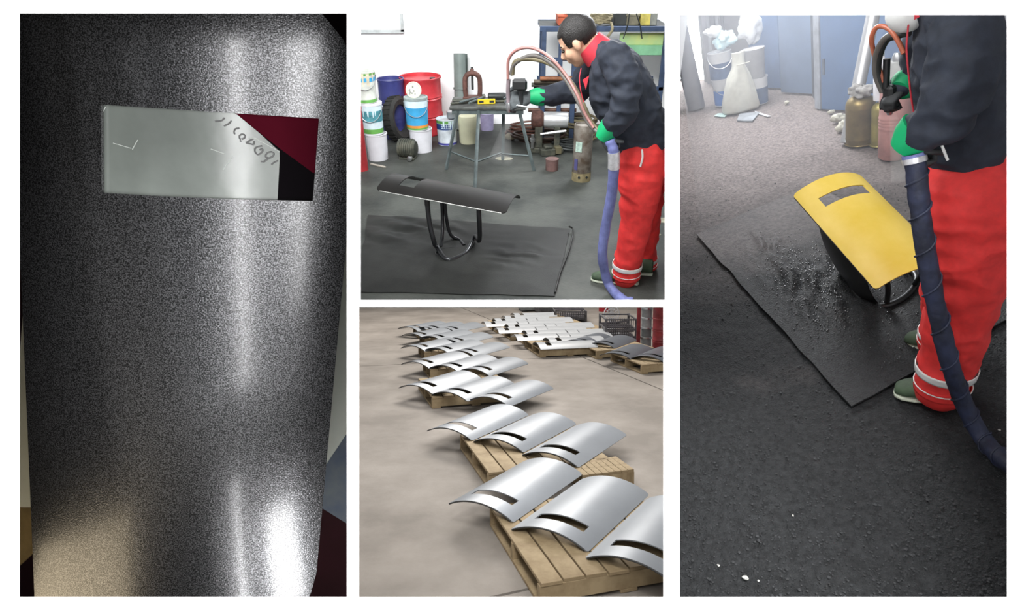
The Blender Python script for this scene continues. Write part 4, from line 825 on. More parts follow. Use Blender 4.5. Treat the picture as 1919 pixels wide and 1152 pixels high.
# pallets: every board is a part
M_WOODP = mat('weathered_pine', (.22, .155, .082), .8, var=.3, scale=5, col2=(.38, .29, .17), detail=8)
def pallet_mesh(w, l, nb):
    t = link('pallet', None, None)
    bw = w / nb; mb = MB(); mb.box(-bw * .46, bw * .46, 0, l, 0, .02); me = mb.mesh('top_board', bevel=.002)
    for k in range(nb): link('top_board', me, M_WOODP, Matrix.Translation((bw * (k + .5), rnd.uniform(-.012, .012), .115)) @ Matrix.Rotation(rnd.uniform(-.012, .012), 4, 'Z'), t)
    mb = MB(); mb.box(0, w, -.02, .02, .02, .115); me = mb.mesh('stringer', bevel=.002)
    for y in (.022, l / 2, l - .022): link('stringer', me, M_WOODP, Matrix.Translation((0, y, 0)), t)
    mb = MB(); mb.box(-.05, .05, 0, l, 0, .02); me = mb.mesh('bottom_board', bevel=.002)
    for x in (.05, w / 2, w - .05): link('bottom_board', me, M_WOODP, Matrix.Translation((x, 0, 0)), t)
    return t
proto_p = pallet_mesh(1.02, 1.0, 8)
used_p = [False]
def pallet(corner, ang, label, group='wooden pallets in the yard', sx=1., sy=1.):
    t = proto_p if not used_p[0] else copy_tree(proto_p); used_p[0] = True
    t.matrix_basis = B3.M @ Matrix.Translation((corner[0], corner[1], .002)) @ Matrix.Rotation(radians(ang), 4, 'Z') @ Matrix.Diagonal((sx, sy, 1, 1)); return tag(t, label, 'pallet', group)
ZP = .138
M_SG = mat('satin_grey_coating', (.26, .275, .295), .38, .35, var=.04, scale=3, spec=.5); M_SD = mat('dark_grey_coating', (.15, .16, .18), .32, .2, var=.05, spec=.6); M_SWH = mat('white_coating', (.40, .41, .42), .35, var=.03)
M_EDGE = mat('dark_edge', (.03, .03, .03), .5, var=0)
SW, SL, SS = .52, .97, .07
sme = shield_mb(SW, SL, SS, .007, (-.62, .62, -.352, -.268), rc=.022, na=20, ny=14).mesh('shield_plate', True)
lip = MB()
pts = [Vector((arc(u, SW, SS)[0], -SL / 2, arc(u, SW, SS)[1] - .004)) for u in [-.92 + 1.84 * k / 16 for k in range(17)]]
lip.tube(pts, .0055, 6); lipme = lip.mesh('edge_lip', True)
def yard_shield(c, ang, m, label, group, zoff=ZP, tilt=0., roll=0.):
    me = sme.copy() if sme.materials and sme.materials[0] != m else sme
    if me is not sme: me.materials.clear()
    t = thing('riot_shield', B3, (c[0], c[1], zoff), 0, label, 'shield', group, rot=Matrix.Rotation(ang, 3, 'Z') @ Matrix.Rotation(tilt, 3, 'X') @ Matrix.Rotation(roll, 3, 'Y'))
    link('shield_plate', me, m, None, t); link('edge_lip', lipme, M_EDGE, None, t); return t
ROWS = [[((835, 943), (965, 978)), ((957, 990), (1100, 1035)), ((1100, 1048), (1262, 1092))],
    [((802, 806), (880, 826)), ((888, 826), (978, 848)), ((978, 853), (1082, 874))],
    [((750, 726), (805, 738)), ((810, 740), (872, 751)), ((878, 750), (955, 760))],
    [((755, 683), (800, 690)), ((808, 690), (855, 697)), ((862, 697), (912, 703))],
    [((751, 653), (795, 657)), ((797, 657), (838, 662)), ((845, 662), (884, 668))],
    [((757, 629), (788, 634)), ((790, 634), (822, 639)), ((822, 640), (860, 646))],
    [((747, 616), (780, 620)), ((782, 617), (815, 621)), ((818, 618), (850, 623))]]
LBL = ['row resting on bare pallets with wide plank ends showing', 'second row back from the bare plank pallet', 'third row, over the boxy pallet', 'fourth row of the long file', 'fifth row of the long file', 'sixth row of the long file', 'last and smallest row of the long file']
ctrs = []
POS = ['the one overhanging the pallet edge', 'middle one', 'the one towards the white shields']; NTH = ['plank-end', 'second', 'third', 'fourth', 'fifth', 'sixth', 'last']
for i, row in enumerate(ROWS):
    for a, b in row:
        A, B_ = g3(*a, ZP + .008), g3(*b, ZP + .008); mid = (A + B_) / 2; ang = radians(-32.5); ln = Vector((sin(-ang), cos(-ang), 0)); ln = Vector((cos(ang + pi / 2), sin(ang + pi / 2), 0))
        c = mid + ln * (SL / 2); yard_shield(c, ang, M_SG, 'satin grey slotted shield, ' + POS[row.index((a, b))] + ' of the ' + NTH[i] + ' row', 'grey shields in the ' + NTH[i] + ' row', zoff=ZP + .004)
    ctrs.append(g3(*row[0][0], ZP))
PCOR = [g3(1012, 1092, ZP), g3(915, 885, ZP)] + [ctrs[2] + Vector((.43, -.45, 0))] + [c + Vector((.42, -.32, 0)) for c in ctrs[3:]]
PLB = ['plank pallet with splayed boards under the biggest grey shields', 'plank pallet under the second row of grey shields', 'boxy pallet under the third row of grey shields', 'pallet under the fourth row of grey shields', 'pallet under the fifth row of grey shields', 'pallet under the sixth row of grey shields', 'pallet under the last row of grey shields']
for i, p in enumerate(PCOR):
    pallet(p, 17, PLB[i], sx=1. if i < 3 else .9, sy=1. if i < 3 else .62)
    if i == 0: pallet(g3(1092, 890, ZP), 17, 'plank pallet showing behind the one with splayed boards', sx=.42, sy=.3)
# dark grey pairs on the other side
for k, (a, b, lab) in enumerate([((1063, 641), (1093, 648), 'on the far pallet next to the white shields'), ((1105, 646), (1143, 653), 'on the far pallet beside the cable reels'), ((1127, 666), (1177, 673), 'on the corner of the nearer side pallet'), ((1184, 672), (1240, 678), 'on the nearer side pallet by the red drums')]):
    A, B_ = g3(*a, ZP + .008), g3(*b, ZP + .008); ang = radians(-32.5); ln = Vector((cos(ang + pi / 2), sin(ang + pi / 2), 0)); c = (A + B_) / 2 + ln * (SL / 2)
    yard_shield(c, ang, M_SD, 'dark grey curved shield ' + lab, 'dark grey shields', zoff=ZP + .004)
for (c, lab) in [((1118, 657), 'pallet under the far pair of dark grey shields'), ((1203, 683), 'pallet under the nearer pair of dark grey shields')]: pallet(g3(*c, ZP), 17, lab)
# white shields in rows
WL = ['furthest line of white shields', 'second line of white shields', 'third line of white shields', 'white line by the dark grey shields']
for i, (a, dx) in enumerate([((908, 592), 4), ((932, 603), 4), ((966, 615), 4), ((1008, 629), 4)]):
    A = g3(*a, ZP + .2); an = radians(13 - 90)
    for k in range(dx):
        off = Vector((cos(radians(13)), sin(radians(13)), 0)) * (SL / 2 + .30 * k) + Vector((cos(radians(103)), sin(radians(103)), 0)) * (.1 + .42 * k)
        yard_shield(A + off, radians(13 + 90) + pi * 0 - pi, M_SWH, 'white slotted shield, ' + ['nearest the aisle', 'second from the aisle', 'third from the aisle', 'furthest from the aisle'][k] + ', ' + WL[i], 'white shields, ' + WL[i], zoff=ZP + .004)
    for j in range(2 if i < 3 else 1):
        q = A + Vector((-.22 * (i == 3), 0, 0)) + Vector((.25 + .62 * j, -.1 + .82 * j, 0)); pallet(q, 13, ('front' if j == 0 else 'rear') + ' pallet under the ' + WL[i])
# drums, reels and scrap beyond
def drum3(x0, x1, yt, yb, m, label):
    return drum(x0, x1, yt, yb, m, label, bay=B3)
M_DR = mat('dull_red_drum', (.22, .02, .025), .5, var=.3)
drum3(1222, 1262, 596, 662, M_DR, 'dull red drum standing by the cable reels')
c, r, h = standpx(B3, 1222, 1262, 596, 662)
for z, lab in ((h, 'dull red drum stacked on the one by the cable reels'),):
    t = thing('oil_drum', B3, (c.x, c.y, z + .001), .4, lab, 'drum', 'steel drums'); mb = MB(); mb.lathe([(r * .97, 0), (r, .01), (r * .98, .2), (r * 1.02, .21), (r * .98, .22), (r * .98, .45), (r * 1.02, .46), (r, .5), (r * .95, .49), (.001, .48)], 28); part('drum_body', mb, M_DR, t, smooth=60)
    for a in (-2.0, -1.6): mb = MB(); mb.box(-.035, .035, -.004, .004, -.05, .05, Matrix.Rotation(a + pi / 2, 4, 'Z') @ Matrix.Translation((0, -r * 1.0, .16))); part('pale_label', mb, M_PALE, t)
c, r, h = standpx(B3, 1200, 1221, 640, 652); z = 0
for k in range(5):
    hh = .17; t = thing('cable_reel', B3, (c.x, c.y, z), 0, ['grey reel at the foot of the reel column', 'dark grey reel second in the column', 'pale grey reel third in the column', 'grey reel fourth in the column', 'topmost grey reel of the column'][k], 'reel', 'stacked reels'); m = mat('reel_%d' % (k % 3), [(.22, .23, .23), (.14, .15, .15), (.30, .31, .31)][k % 3], .6, .2, var=.2)
    mb = MB(); mb.lathe([(r, 0), (r, .014), (r * .9, .02), (r * .9, hh - .02), (r, hh - .014), (r, hh)], 24); part('wound_core', mb, m, t, smooth=30)
    for zz in (.0, hh - .014): mb = MB(); mb.lathe([(r * 1.04, zz), (r * 1.04, zz + .014)], 24); part('reel_flange', mb, M_STEEL, t)
    z += hh + .001
t = thing('red_post', B3, g3(1196, 648), 0, 'thin red steel post beside the reel column', 'post'); mb = MB(); mb.box(-.03, .03, -.03, .03, .01, .95); part('post_shaft', mb, M_DR, t, bevel=.004); mb = MB(); mb.box(-.07, .07, -.07, .07, 0, .012); part('base_plate', mb, M_DR, t)
M_SCR2 = mat('scrap_steel', (.12, .115, .12), .6, .4, var=.4, scale=8)
def crate(x0, x1, yb, hh, dp, label, nb=7, m=M_SCR2):
    a, b = g3(x0, yb), g3(x1, yb); w = b.x - a.x; t = thing('mesh_crate', B3, (a.x, a.y, 0), 0, label, 'crate', 'mesh crates of scrap')
    for x in (0, w):
        for y in (0, dp): mb = MB(); mb.box(x - .02, x + .02, y - .02, y + .02, 0, hh); part('corner_post', mb, m, t)
    for z in (.08, hh * .55, hh - .02):
        for y in (0, dp): mb = MB(); mb.box(0, w, y - .012, y + .012, z - .014, z + .014); part('rail', mb, m, t)
        for x in (0, w): mb = MB(); mb.box(x - .012, x + .012, 0, dp, z - .014, z + .014); part('rail', mb, m, t)
    for k in range(nb * 2): x = w * (k + .5) / (nb * 2); mb = MB(); mb.box(x - .008, x + .008, -.008, .008, .05, hh); part('upright_bar', mb, m, t)
    mb = MB(); mb.box(0.01, w - .01, 0.01, dp - .01, .06, .08); part('crate_base', mb, m, t)
    return t, w
rg = random.Random(4)
for (x0, x1, yb, hh, dp, lab) in [(1040, 1098, 604, .26, .9, 'low dark mesh crate beyond the white shields'), (1135, 1192, 643, .45, .8, 'tall mesh crate full of rods next to the dark grey shields')]:
    t, w = crate(x0, x1, yb, hh, dp, lab)
    a = g3(x0, yb)
    for k in range(9):
        y = dp * (k + .5) / 9; mb = MB(); z0 = .12 + (k % 3) * .07; mb.tube([(0, 0, 0), (w * .94, 0, rg.uniform(-.03, .06))], .022, 6)
        one('scrap_rod', mb, mat('rod_%d' % (k % 3), [(.16, .15, .16), (.22, .2, .2), (.10, .09, .1)][k % 3], .5, .5, var=.3), B3, (a.x + w * .03, a.y + y, z0), 0, 'steel rod lying in the ' + lab.split(' next')[0].split(' beyond')[0], 'rod', 'rods in the ' + lab.split(' next')[0].split(' beyond')[0])
t = thing('fan_wheel', B3, g3(1146, 606), 0, 'round pale fan guard standing beyond the tall mesh crate', 'fan'); RXm = Matrix.Rotation(pi / 2, 4, 'X')
for rr_ in (.17, .11, .05): mb = MB(); mb.tube([(rr_ * cos(a), 0, .22 + rr_ * sin(a)) for a in [2 * pi * k / 24 for k in range(25)]], .012, 6, caps=False); part('guard_ring', mb, M_WHITE, t, smooth=True)
for k in range(6): a = pi * k / 6; mb = MB(); mb.tube([(.17 * cos(a), 0, .22 + .17 * sin(a)), (-.17 * cos(a), 0, .22 - .17 * sin(a))], .008, 5); part('guard_spoke', mb, M_WHITE, t)
mb = MB(); mb.box(-.12, .12, -.06, .06, 0, .03); mb.box(-.02, .02, -.02, .02, .03, .1); part('fan_foot', mb, M_STEEL, t)
drum3(1122, 1142, 560, 584, mat('bright_red_drum', (.45, .02, .03), .5), 'small bright red drum far across the yard')
for i, (x0, x1, yb, hh) in enumerate([(978, 1008, 584, .42), (1010, 1040, 588, .5)]):
    c = g3((x0 + x1) / 2, yb); w = (x1 - x0) * B3.depth(c) / FPX; t = thing('scrap_box', B3, c, .2, ['grey sheet-metal bin far behind the white shields', 'dark scrap bin far behind the white shields'][i], 'bin', 'scrap bins'); mb = MB(); mb.box(-w / 2, w / 2, 0, .5, 0.03, hh); part('bin_body', mb, [MATS['reel_0'], M_SCR2][i], t, bevel=.01); mb = MB(); mb.box(-w / 2 - .02, w / 2 + .02, -.02, .52, hh - .04, hh); part('bin_rim', mb, M_SCR2, t)
    for x in (-w / 2 + .04, w / 2 - .04): mb = MB(); mb.box(x - .03, x + .03, .05, .45, 0, .03); part('skid', mb, M_SCR2, t)
# ------------------------------------------------------------------ opening 4: shed with the yellow shield
def grid_floor(bay, cs, nu, nv, amp, seed=0):
    a, b, c, d = cs; mb = MB()
    for j in range(nv + 1):
        v = (j / nv) ** 1.9
        for i in range(nu + 1):
            u = i / nu; p = a.lerp(b, u).lerp(d.lerp(c, u), v)
            k = noise.noise(Vector((p.x * 3, p.y * 3, seed))) * .5 + noise.noise(Vector((p.x * 11, p.y * 11, seed))) * .35 + abs(noise.noise(Vector((p.x * 30, p.y * 30, seed)))) * .35
            fine = max(0, noise.noise(Vector((p.x * 75, p.y * 75, 4)))) * .4
            z = -amp + amp * (k + fine) * max(.25, min(1, (4.6 - p.y) / 1.6)); mb.v.append((p.x, p.y, z))
    W_ = nu + 1
    mb.f = [(j * W_ + i, j * W_ + i + 1, (j + 1) * W_ + i + 1, (j + 1) * W_ + i) for j in range(nv) for i in range(nu)]
    return mb
def dust_floor(yo=0., spec=.2, rough=.7, dark=1.):
    m = bpy.data.materials.new('overspray_floor'); m.use_nodes = True; nt = m.node_tree; L = nt.links; b = nt.nodes['Principled BSDF']; N = nt.nodes.new
    tc = N('ShaderNodeTexCoord'); sp_ = N('ShaderNodeSeparateXYZ'); L.new(tc.outputs['Object'], sp_.inputs[0])
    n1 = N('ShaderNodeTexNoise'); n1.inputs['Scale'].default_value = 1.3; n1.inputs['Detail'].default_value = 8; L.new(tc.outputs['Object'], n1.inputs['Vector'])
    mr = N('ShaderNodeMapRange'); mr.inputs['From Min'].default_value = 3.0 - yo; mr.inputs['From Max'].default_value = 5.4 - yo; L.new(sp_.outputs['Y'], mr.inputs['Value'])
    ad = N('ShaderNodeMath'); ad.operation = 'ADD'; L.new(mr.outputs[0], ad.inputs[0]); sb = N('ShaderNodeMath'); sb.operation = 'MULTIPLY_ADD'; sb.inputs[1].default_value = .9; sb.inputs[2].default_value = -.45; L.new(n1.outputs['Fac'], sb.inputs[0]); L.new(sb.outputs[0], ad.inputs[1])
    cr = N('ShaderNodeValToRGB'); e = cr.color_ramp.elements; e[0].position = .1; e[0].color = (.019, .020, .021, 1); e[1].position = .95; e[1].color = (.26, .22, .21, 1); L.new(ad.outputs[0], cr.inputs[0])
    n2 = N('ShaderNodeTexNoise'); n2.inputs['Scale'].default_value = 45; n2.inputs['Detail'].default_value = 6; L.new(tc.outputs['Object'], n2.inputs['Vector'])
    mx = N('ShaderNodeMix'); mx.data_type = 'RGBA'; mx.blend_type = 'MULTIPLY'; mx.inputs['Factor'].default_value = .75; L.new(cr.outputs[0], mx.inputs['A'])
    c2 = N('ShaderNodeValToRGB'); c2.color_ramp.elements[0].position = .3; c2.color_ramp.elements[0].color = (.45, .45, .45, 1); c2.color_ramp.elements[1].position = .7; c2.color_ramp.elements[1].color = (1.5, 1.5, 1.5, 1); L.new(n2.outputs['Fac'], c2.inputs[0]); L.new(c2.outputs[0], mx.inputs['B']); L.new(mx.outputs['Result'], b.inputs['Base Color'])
    b.inputs['Roughness'].default_value = rough; b.inputs['Specular IOR Level'].default_value = spec
    n3 = N('ShaderNodeTexNoise'); n3.inputs['Scale'].default_value = 130; n3.inputs['Detail'].default_value = 4; L.new(tc.outputs['Object'], n3.inputs['Vector'])
    bp = N('ShaderNodeBump'); bp.inputs['Strength'].default_value = .8; bp.inputs['Distance'].default_value = .012; L.new(n3.outputs['Fac'], bp.inputs['Height']); L.new(bp.outputs[0], b.inputs['Normal'])
    return m
AMP = .016
cs4 = [g4(1263, 1185), g4(1960, 1185), g4(1960, 120), g4(1263, 150)]
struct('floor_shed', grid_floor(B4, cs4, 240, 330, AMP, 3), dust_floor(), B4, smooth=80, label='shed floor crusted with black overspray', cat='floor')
def vpanel(name, a, b, h, t, m, z0=0., kind='structure'):
    A, B_ = Vector(a), Vector(b); d = (B_ - A); d.z = 0; n = Vector((-d.y, d.x, 0)).normalized(); n = n if n.y > 0 else -n; mb = MB()
    mb.v = [tuple(p + Vector((0, 0, z))) for z in (z0, h) for p in (A, B_, B_ + n * t, A + n * t)]; mb.f = [(0, 1, 2, 3), (4, 7, 6, 5), (0, 4, 5, 1), (1, 5, 6, 2), (2, 6, 7, 3), (3, 7, 4, 0)]
    return mb
M_GW = mat('grey_shed_wall', (.33, .33, .35), .85, var=.12, scale=2); M_BD = mat('blue_door_paint', (.115, .19, .34), .5, var=.12, scale=2.5); M_BD2 = mat('blue_grey_door_paint', (.16, .22, .33), .5, var=.12, scale=2.5)
struct('wall_shed', vpanel('wall_shed', g4(1326, 158), g4(2000, 130), 2.6, .1, M_GW), M_GW, B4, label='grey shed wall behind the blue doors', cat='wall')
wn = struct('window_2', vpanel('w', g4(1262, 150), g4(1322, 152), 2.4, .03, None, .02), mat('daylight_opening', (.9, .9, .9), .5, var=0, emit=(.93, .96, 1), estr=10.), B4)
for a, b in ((1320, 1327),): part('window_frame', vpanel('f', g4(a, 154), g4(b, 154.5), 2.4, .05, None), mat('dark_frame', (.12, .12, .13), .6), wn)
d1 = struct('door_1', vpanel('d', g4(1540, 206), g4(1705, 216), 2.1, .045, None, .01), M_BD, B4, label='blue steel door leaf beside the leaning pipe', cat='door')
for (a, b, z0, z1) in ((1542, 1546, .35, .5), (1542, 1546, 1.2, 1.35)): part('hinge', vpanel('h', g4(a, 206.5), g4(b, 207), z1, .02, None, z0), mat('hinge_steel', (.12, .14, .18), .5, .3), d1)
d1['kind'] = 'structure'
d2 = struct('door_2', vpanel('d', g4(1464, 174), g4(1526, 178), 2.2, .045, None, .01), M_BD2, B4, label='grey-blue steel door leaf standing ajar', cat='door')
d3 = struct('door_3', vpanel('d', g4(1408, 164), g4(1463, 167), 2.3, .045, None, .01), M_BD, B4, label='blue steel door leaf behind the grey pail', cat='door')
j = struct('trim_1', vpanel('j', g4(1527, 203), g4(1537, 205), 2.1, .06, None), mat('jamb_grey', (.30, .32, .36), .5), B4); struct('trim_2', vpanel('j', g4(1526, 180), g4(1540, 198), 2.1, .02, None), mat('jamb_dark', (.06, .07, .09), .6), B4)
# strips of corrugated sheet by the opening
for i, px in enumerate((1330, 1338, 1346, 1354)):
    one('metal_strip', vpanel('s', g4(px, 163) - g4(px, 163), g4(px + 5, 163) - g4(px, 163), 2.2, .02, None), mat('strip_%d' % (i % 2), [(.42, .43, .45), (.22, .22, .24)][i % 2], .5, .4), B4, g4(px, 163) + Vector((0, -.1, 0)), 0, ['pale metal strip standing next to the bright opening', 'dark metal strip second from the bright opening', 'pale metal strip between the dark strips', 'dark metal strip nearest the blue doors'][i], 'strip', 'metal strips by the opening')
# tube by the opening
c, r, h = standpx(B4, 1290, 1322, 150, 206); d = B4.d(1287, 36); 
t = thing('metal_duct', B4, c, 0, 'thick grey duct tube standing in the bright opening', 'duct'); H_ = 1.15; mb = MB(); lean = Vector((-.12, .05, H_))
mb.tube([Vector((0, 0, 0)), lean], r, 28); part('duct_tube', mb, mat('duct_grey', (.30, .30, .32), .5, .2, var=.1), t, smooth=60)
mb = MB(); mb.tube([lean * .985, lean * 1.004], r * 1.03, 28); part('duct_rim', mb, mat('duct_grey', (.3, .3, .32)), t, smooth=60)
# pails
GP4 = 'pails by the blue doors'
M_BP = mat('blue_pail', (.05, .20, .60), .45, var=.1); M_GP = mat('grey_pail', (.36, .36, .38), .5, var=.1); M_WP = mat('white_pail', (.7, .7, .72), .45, var=.05)
c, r, h = standpx(B4, 1340, 1379, 146, 200); pail(B4, c, r, h, [(.05, .6, M_BP)], M_WP, 'blue pail with white rim standing behind the sack', GP4, rz=-.2)
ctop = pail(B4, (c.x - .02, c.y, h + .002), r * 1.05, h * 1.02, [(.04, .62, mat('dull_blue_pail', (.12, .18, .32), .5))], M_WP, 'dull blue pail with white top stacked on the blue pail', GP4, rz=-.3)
cA = (c.copy(), r, h)
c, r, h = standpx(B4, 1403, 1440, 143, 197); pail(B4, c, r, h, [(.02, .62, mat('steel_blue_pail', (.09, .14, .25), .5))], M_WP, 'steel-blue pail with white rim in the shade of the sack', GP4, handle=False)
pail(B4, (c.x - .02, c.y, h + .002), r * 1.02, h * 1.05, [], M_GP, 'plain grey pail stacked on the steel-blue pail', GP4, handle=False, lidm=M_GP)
cB = (c.copy(), r, h)
# bags
def blob(name, bay, c, rx, ry, rz, m, label, cat, seed=0, amp=.25, fr=7., ties=None):
    mb = MB(); mb.ell((0, 0, 0), rx, ry, rz, nu=28, nv=18); nv = []
    for v in mb.v:
        q = Vector(v); k = 1 + amp * noise.noise(q * fr + Vector((seed, 0, 0))) + amp * .6 * noise.noise(q * fr * 2.3 + Vector((0, seed, 0))); q = q * k
        if ties: q = ties(q)
        nv.append(tuple(q))
    mb.v = nv; zmin = min(v[2] for v in mb.v); mb.v = [(x, y, z - zmin) for x, y, z in mb.v]
    return mb
zt4 = cA[2] * 2.03; M_BAG = mat('thin_white_plastic', (.8, .81, .82), .35, var=.05, bump=.3, bscale=30)
one('plastic_bag', blob('b', B4, None, .13, .11, .14, M_BAG, '', '', 4, .42, 11.), M_BAG, B4, (cA[0].x + .30, cA[0].y - .12, cB[2] * 2.07), 0, 'bulging white plastic bag perched on the grey pail', 'bag', smooth=60)
one('plastic_bag', blob('b', B4, None, .12, .09, .10, M_BAG, '', '', 9, .5, 13.), mat('pale_cyan_plastic', (.55, .72, .76), .35, var=.25, scale=6), B4, (cA[0].x + .05, cA[0].y, zt4 + .0), 0, 'crumpled pale cyan plastic bag on the dull blue pail', 'bag', smooth=60)
one('plastic_bag', blob('b', B4, None, .09, .07, .06, M_BAG, '', '', 14, .5, 15.), M_BAG, B4, (cA[0].x - .05, cA[0].y + .04, zt4 + .14), 0, 'loose white plastic bag crumpled above the cyan one', 'bag', smooth=60)
# sack
c = g4(1396, 209); t = thing('woven_sack', B4, c, 0, 'full off-white woven sack slumped against the pails', 'sack'); kk = B4.depth(c) / FPX; hh = .62; mb = MB(); rg_ = []
for z, w, dpt, dx in [(0, .19, .11, .0), (.03, .205, .14, .0), (.12, .195, .14, -.005), (.25, .165, .12, -.005), (.38, .125, .09, .005), (.48, .075, .06, .015), (.56, .065, .04, .02), (.62, .075, .028, .02)]: rg_.append((Vector((dx, .1, z)), Vector((w, 0, 0)), Vector((0, dpt, 0))))
loft(mb, rg_, 30, 2.3); mb.v = [tuple(Vector(v) + Vector((0, .022 * sin(v[0] * 55 + v[2] * 6) * (v[2] > .2), 0)) + Vector((.008 * noise.noise(Vector(v) * 12), .012 * noise.noise(Vector(v) * 9), 0))) for v in mb.v]
part('sack_body', mb, mat('woven_white', (.68, .67, .60), .8, var=.08, scale=12, bump=.2, bscale=60), t, smooth=60)
mb = MB(); mb.tube([(-.06 + .03, .055, .50), (.03, .02, .505), (.12, .06, .50)], .006, 6); part('sack_fold', mb, MATS['woven_white'], t, smooth=True)
# flat scraps on the floor
def scrap(pxs, m, label, cat='scrap', t=.006, z=.004):
    P = [g4(*p) for p in pxs]; c = sum(P, Vector()) / len(P); mb = MB(); k = len(P); mb.v = [tuple(p - c) for p in P] + [tuple(p - c + Vector((0, 0, t))) for p in P]; mb.f = [tuple(range(k - 1, -1, -1)), tuple(range(k, 2 * k))] + [(i, (i + 1) % k, k + (i + 1) % k, k + i) for i in range(k)]
    return one('flat_scrap', mb, m, B4, c + Vector((0, 0, z - AMP * .7)), 0, label, cat, bevel=.001)
scrap([(1386, 213), (1424, 210), (1410, 227), (1381, 226)], mat('slate_scrap', (.30, .32, .35), .7), 'grey slate-like sheet lying in front of the sack', 'sheet', .012)
scrap([(1345, 212), (1366, 211), (1358, 219), (1338, 217)], mat('mint_scrap', (.45, .6, .58), .7), 'pale mint paper on the floor by the blue pail', 'paper')
scrap([(1414, 207), (1445, 217), (1438, 218), (1416, 211)], M_WHITE, 'white folded paper strip beside the sack', 'paper')
def crumb(px, py, s, m, label, cat='rubble', bay=B4, seed=0):
    mb = blob('c', bay, None, s, s * .8, s * .6, m, '', '', seed, .5, 1 / s * .9); return one('rubble_lump', mb, m, bay, bay.g(px, py) + Vector((0, 0, -AMP * .6)), seed, label, cat, 'rubble on the shed floor', smooth=30)
M_PALER = mat('pale_rubble', (.55, .53, .45), .9, var=.2)
for i, (px, py, s) in enumerate([(1571, 228, .07), (1582, 238, .06), (1576, 246, .05), (1558, 212, .03), (1475, 194, .03)]): crumb(px, py, s, M_PALER, ['pale plaster lump beside the bronze canister', 'crumbling plaster piece beside the bronze canister', 'small plaster bit at the foot of the bronze canister', 'pale crumb in front of the jamb', 'white crumb below the open blue door'][i], seed=i)
M_WSP = mat('white_flake', (.5, .5, .46), .6, var=.1)
for i, (px, py, s) in enumerate([(1397, 1082, .009), (1486, 963, .004), (1873, 803, .005), (1346, 1057, .005), (1421, 1085, .004)]): crumb(px, py, s, M_WSP, ['curled white flake on the black crust', 'tiny white bead on the black crust', 'white flake near the hose end', 'yellowish speck on the black crust', 'small pale chip beside the curled flake'][i], 'flake', seed=i + 9)
# black crust granules: uncountable
rg = random.Random(11); mb = MB()
ico = [(0, 0, 1), (.89, 0, .45), (.28, .85, .45), (-.72, .53, .45), (-.72, -.53, .45), (.28, -.85, .45), (0, 0, -.6)]; icf = [(0, 1, 2), (0, 2, 3), (0, 3, 4), (0, 4, 5), (0, 5, 1), (6, 2, 1), (6, 3, 2), (6, 4, 3), (6, 5, 4), (6, 1, 5)]
for k in range(5200):
    px, py = rg.uniform(1266, 1900), 330 + 810 * rg.random() ** .8; p = g4(px, py); s = rg.choice((.002, .0025, .003, .004, .005, .007 if rg.random() < .25 else .003)) * (1 + .25 * (p.y > 3)); mb.add([(v[0] * s, v[1] * s, v[2] * s * .8) for v in ico], icf, Matrix.Translation((p.x, p.y, -AMP * .75 + AMP * .35 * noise.noise(Vector((p.x * 3, p.y * 3, 3))))) @ Matrix.Rotation(rg.uniform(0, 6), 4, 'Z'))
o = link('crust_granules', mb.mesh('crust_granules', 60), mat('black_granule', (.022, .023, .0245), .6, var=.4, scale=20, spec=.3), B4.M); tag(o, 'black grains and clods of dried overspray strewn over the shed floor', 'debris', kind='stuff')
# canisters, pipe and gas cylinder
def canister(x0, x1, yt, yb, m, label, rz=0):
    c, r, h = standpx(B4, x0, x1, yt, yb); t = thing('steel_canister', B4, c, rz, label, 'canister', 'canisters by the blue door')
    mb = MB(); mb.lathe([(r * .97, 0), (r, .01), (r, h * .12), (r * 1.03, h * .14), (r, h * .16), (r, h * .74), (r * 1.03, h * .76), (r, h * .78), (r, h * .84), (r * .86, h * .93), (r * .5, h * .99), (r * .45, h)], 30); part('canister_body', mb, m, t, smooth=50)
    mb = MB(); mb.tube([(r * 1.01 * cos(a), r * 1.01 * sin(a), .008) for a in [2 * pi * k / 30 for k in range(31)]], .007, 6, caps=False); part('foot_rim', mb, m, t, smooth=True)
    mb = MB(); mb.lathe([(r * .3, h * .98), (r * .3, h * 1.06), (r * .2, h * 1.07)], 14); part('neck', mb, M_STEEL, t, smooth=True)
    return c, r, h
M_BRZ = mat('bronze_canister', (.20, .145, .055), .38, .6, var=.25, scale=6); cc4 = canister(1587, 1637, 178, 276, M_BRZ, 'bronze steel canister with a rag over its neck')
M_YEL = mat('mustard_canister', (.30, .25, .07), .4, .4, var=.25); c2_ = canister(1633, 1662, 192, 277, M_YEL, 'mustard canister squeezed behind the pink cylinder')
c, r, h = cc4; mb = blob('rag', B4, None, r * .8, r * .75, h * .11, None, '', '', 6, .7, 16.); one('rag', mb, mat('grey_rag', (.26, .25, .24), .9, var=.35, scale=18), B4, (c.x, c.y - .01, h * .93), 0, 'frayed grey rag draped over the bronze canister', 'rag', smooth=50)
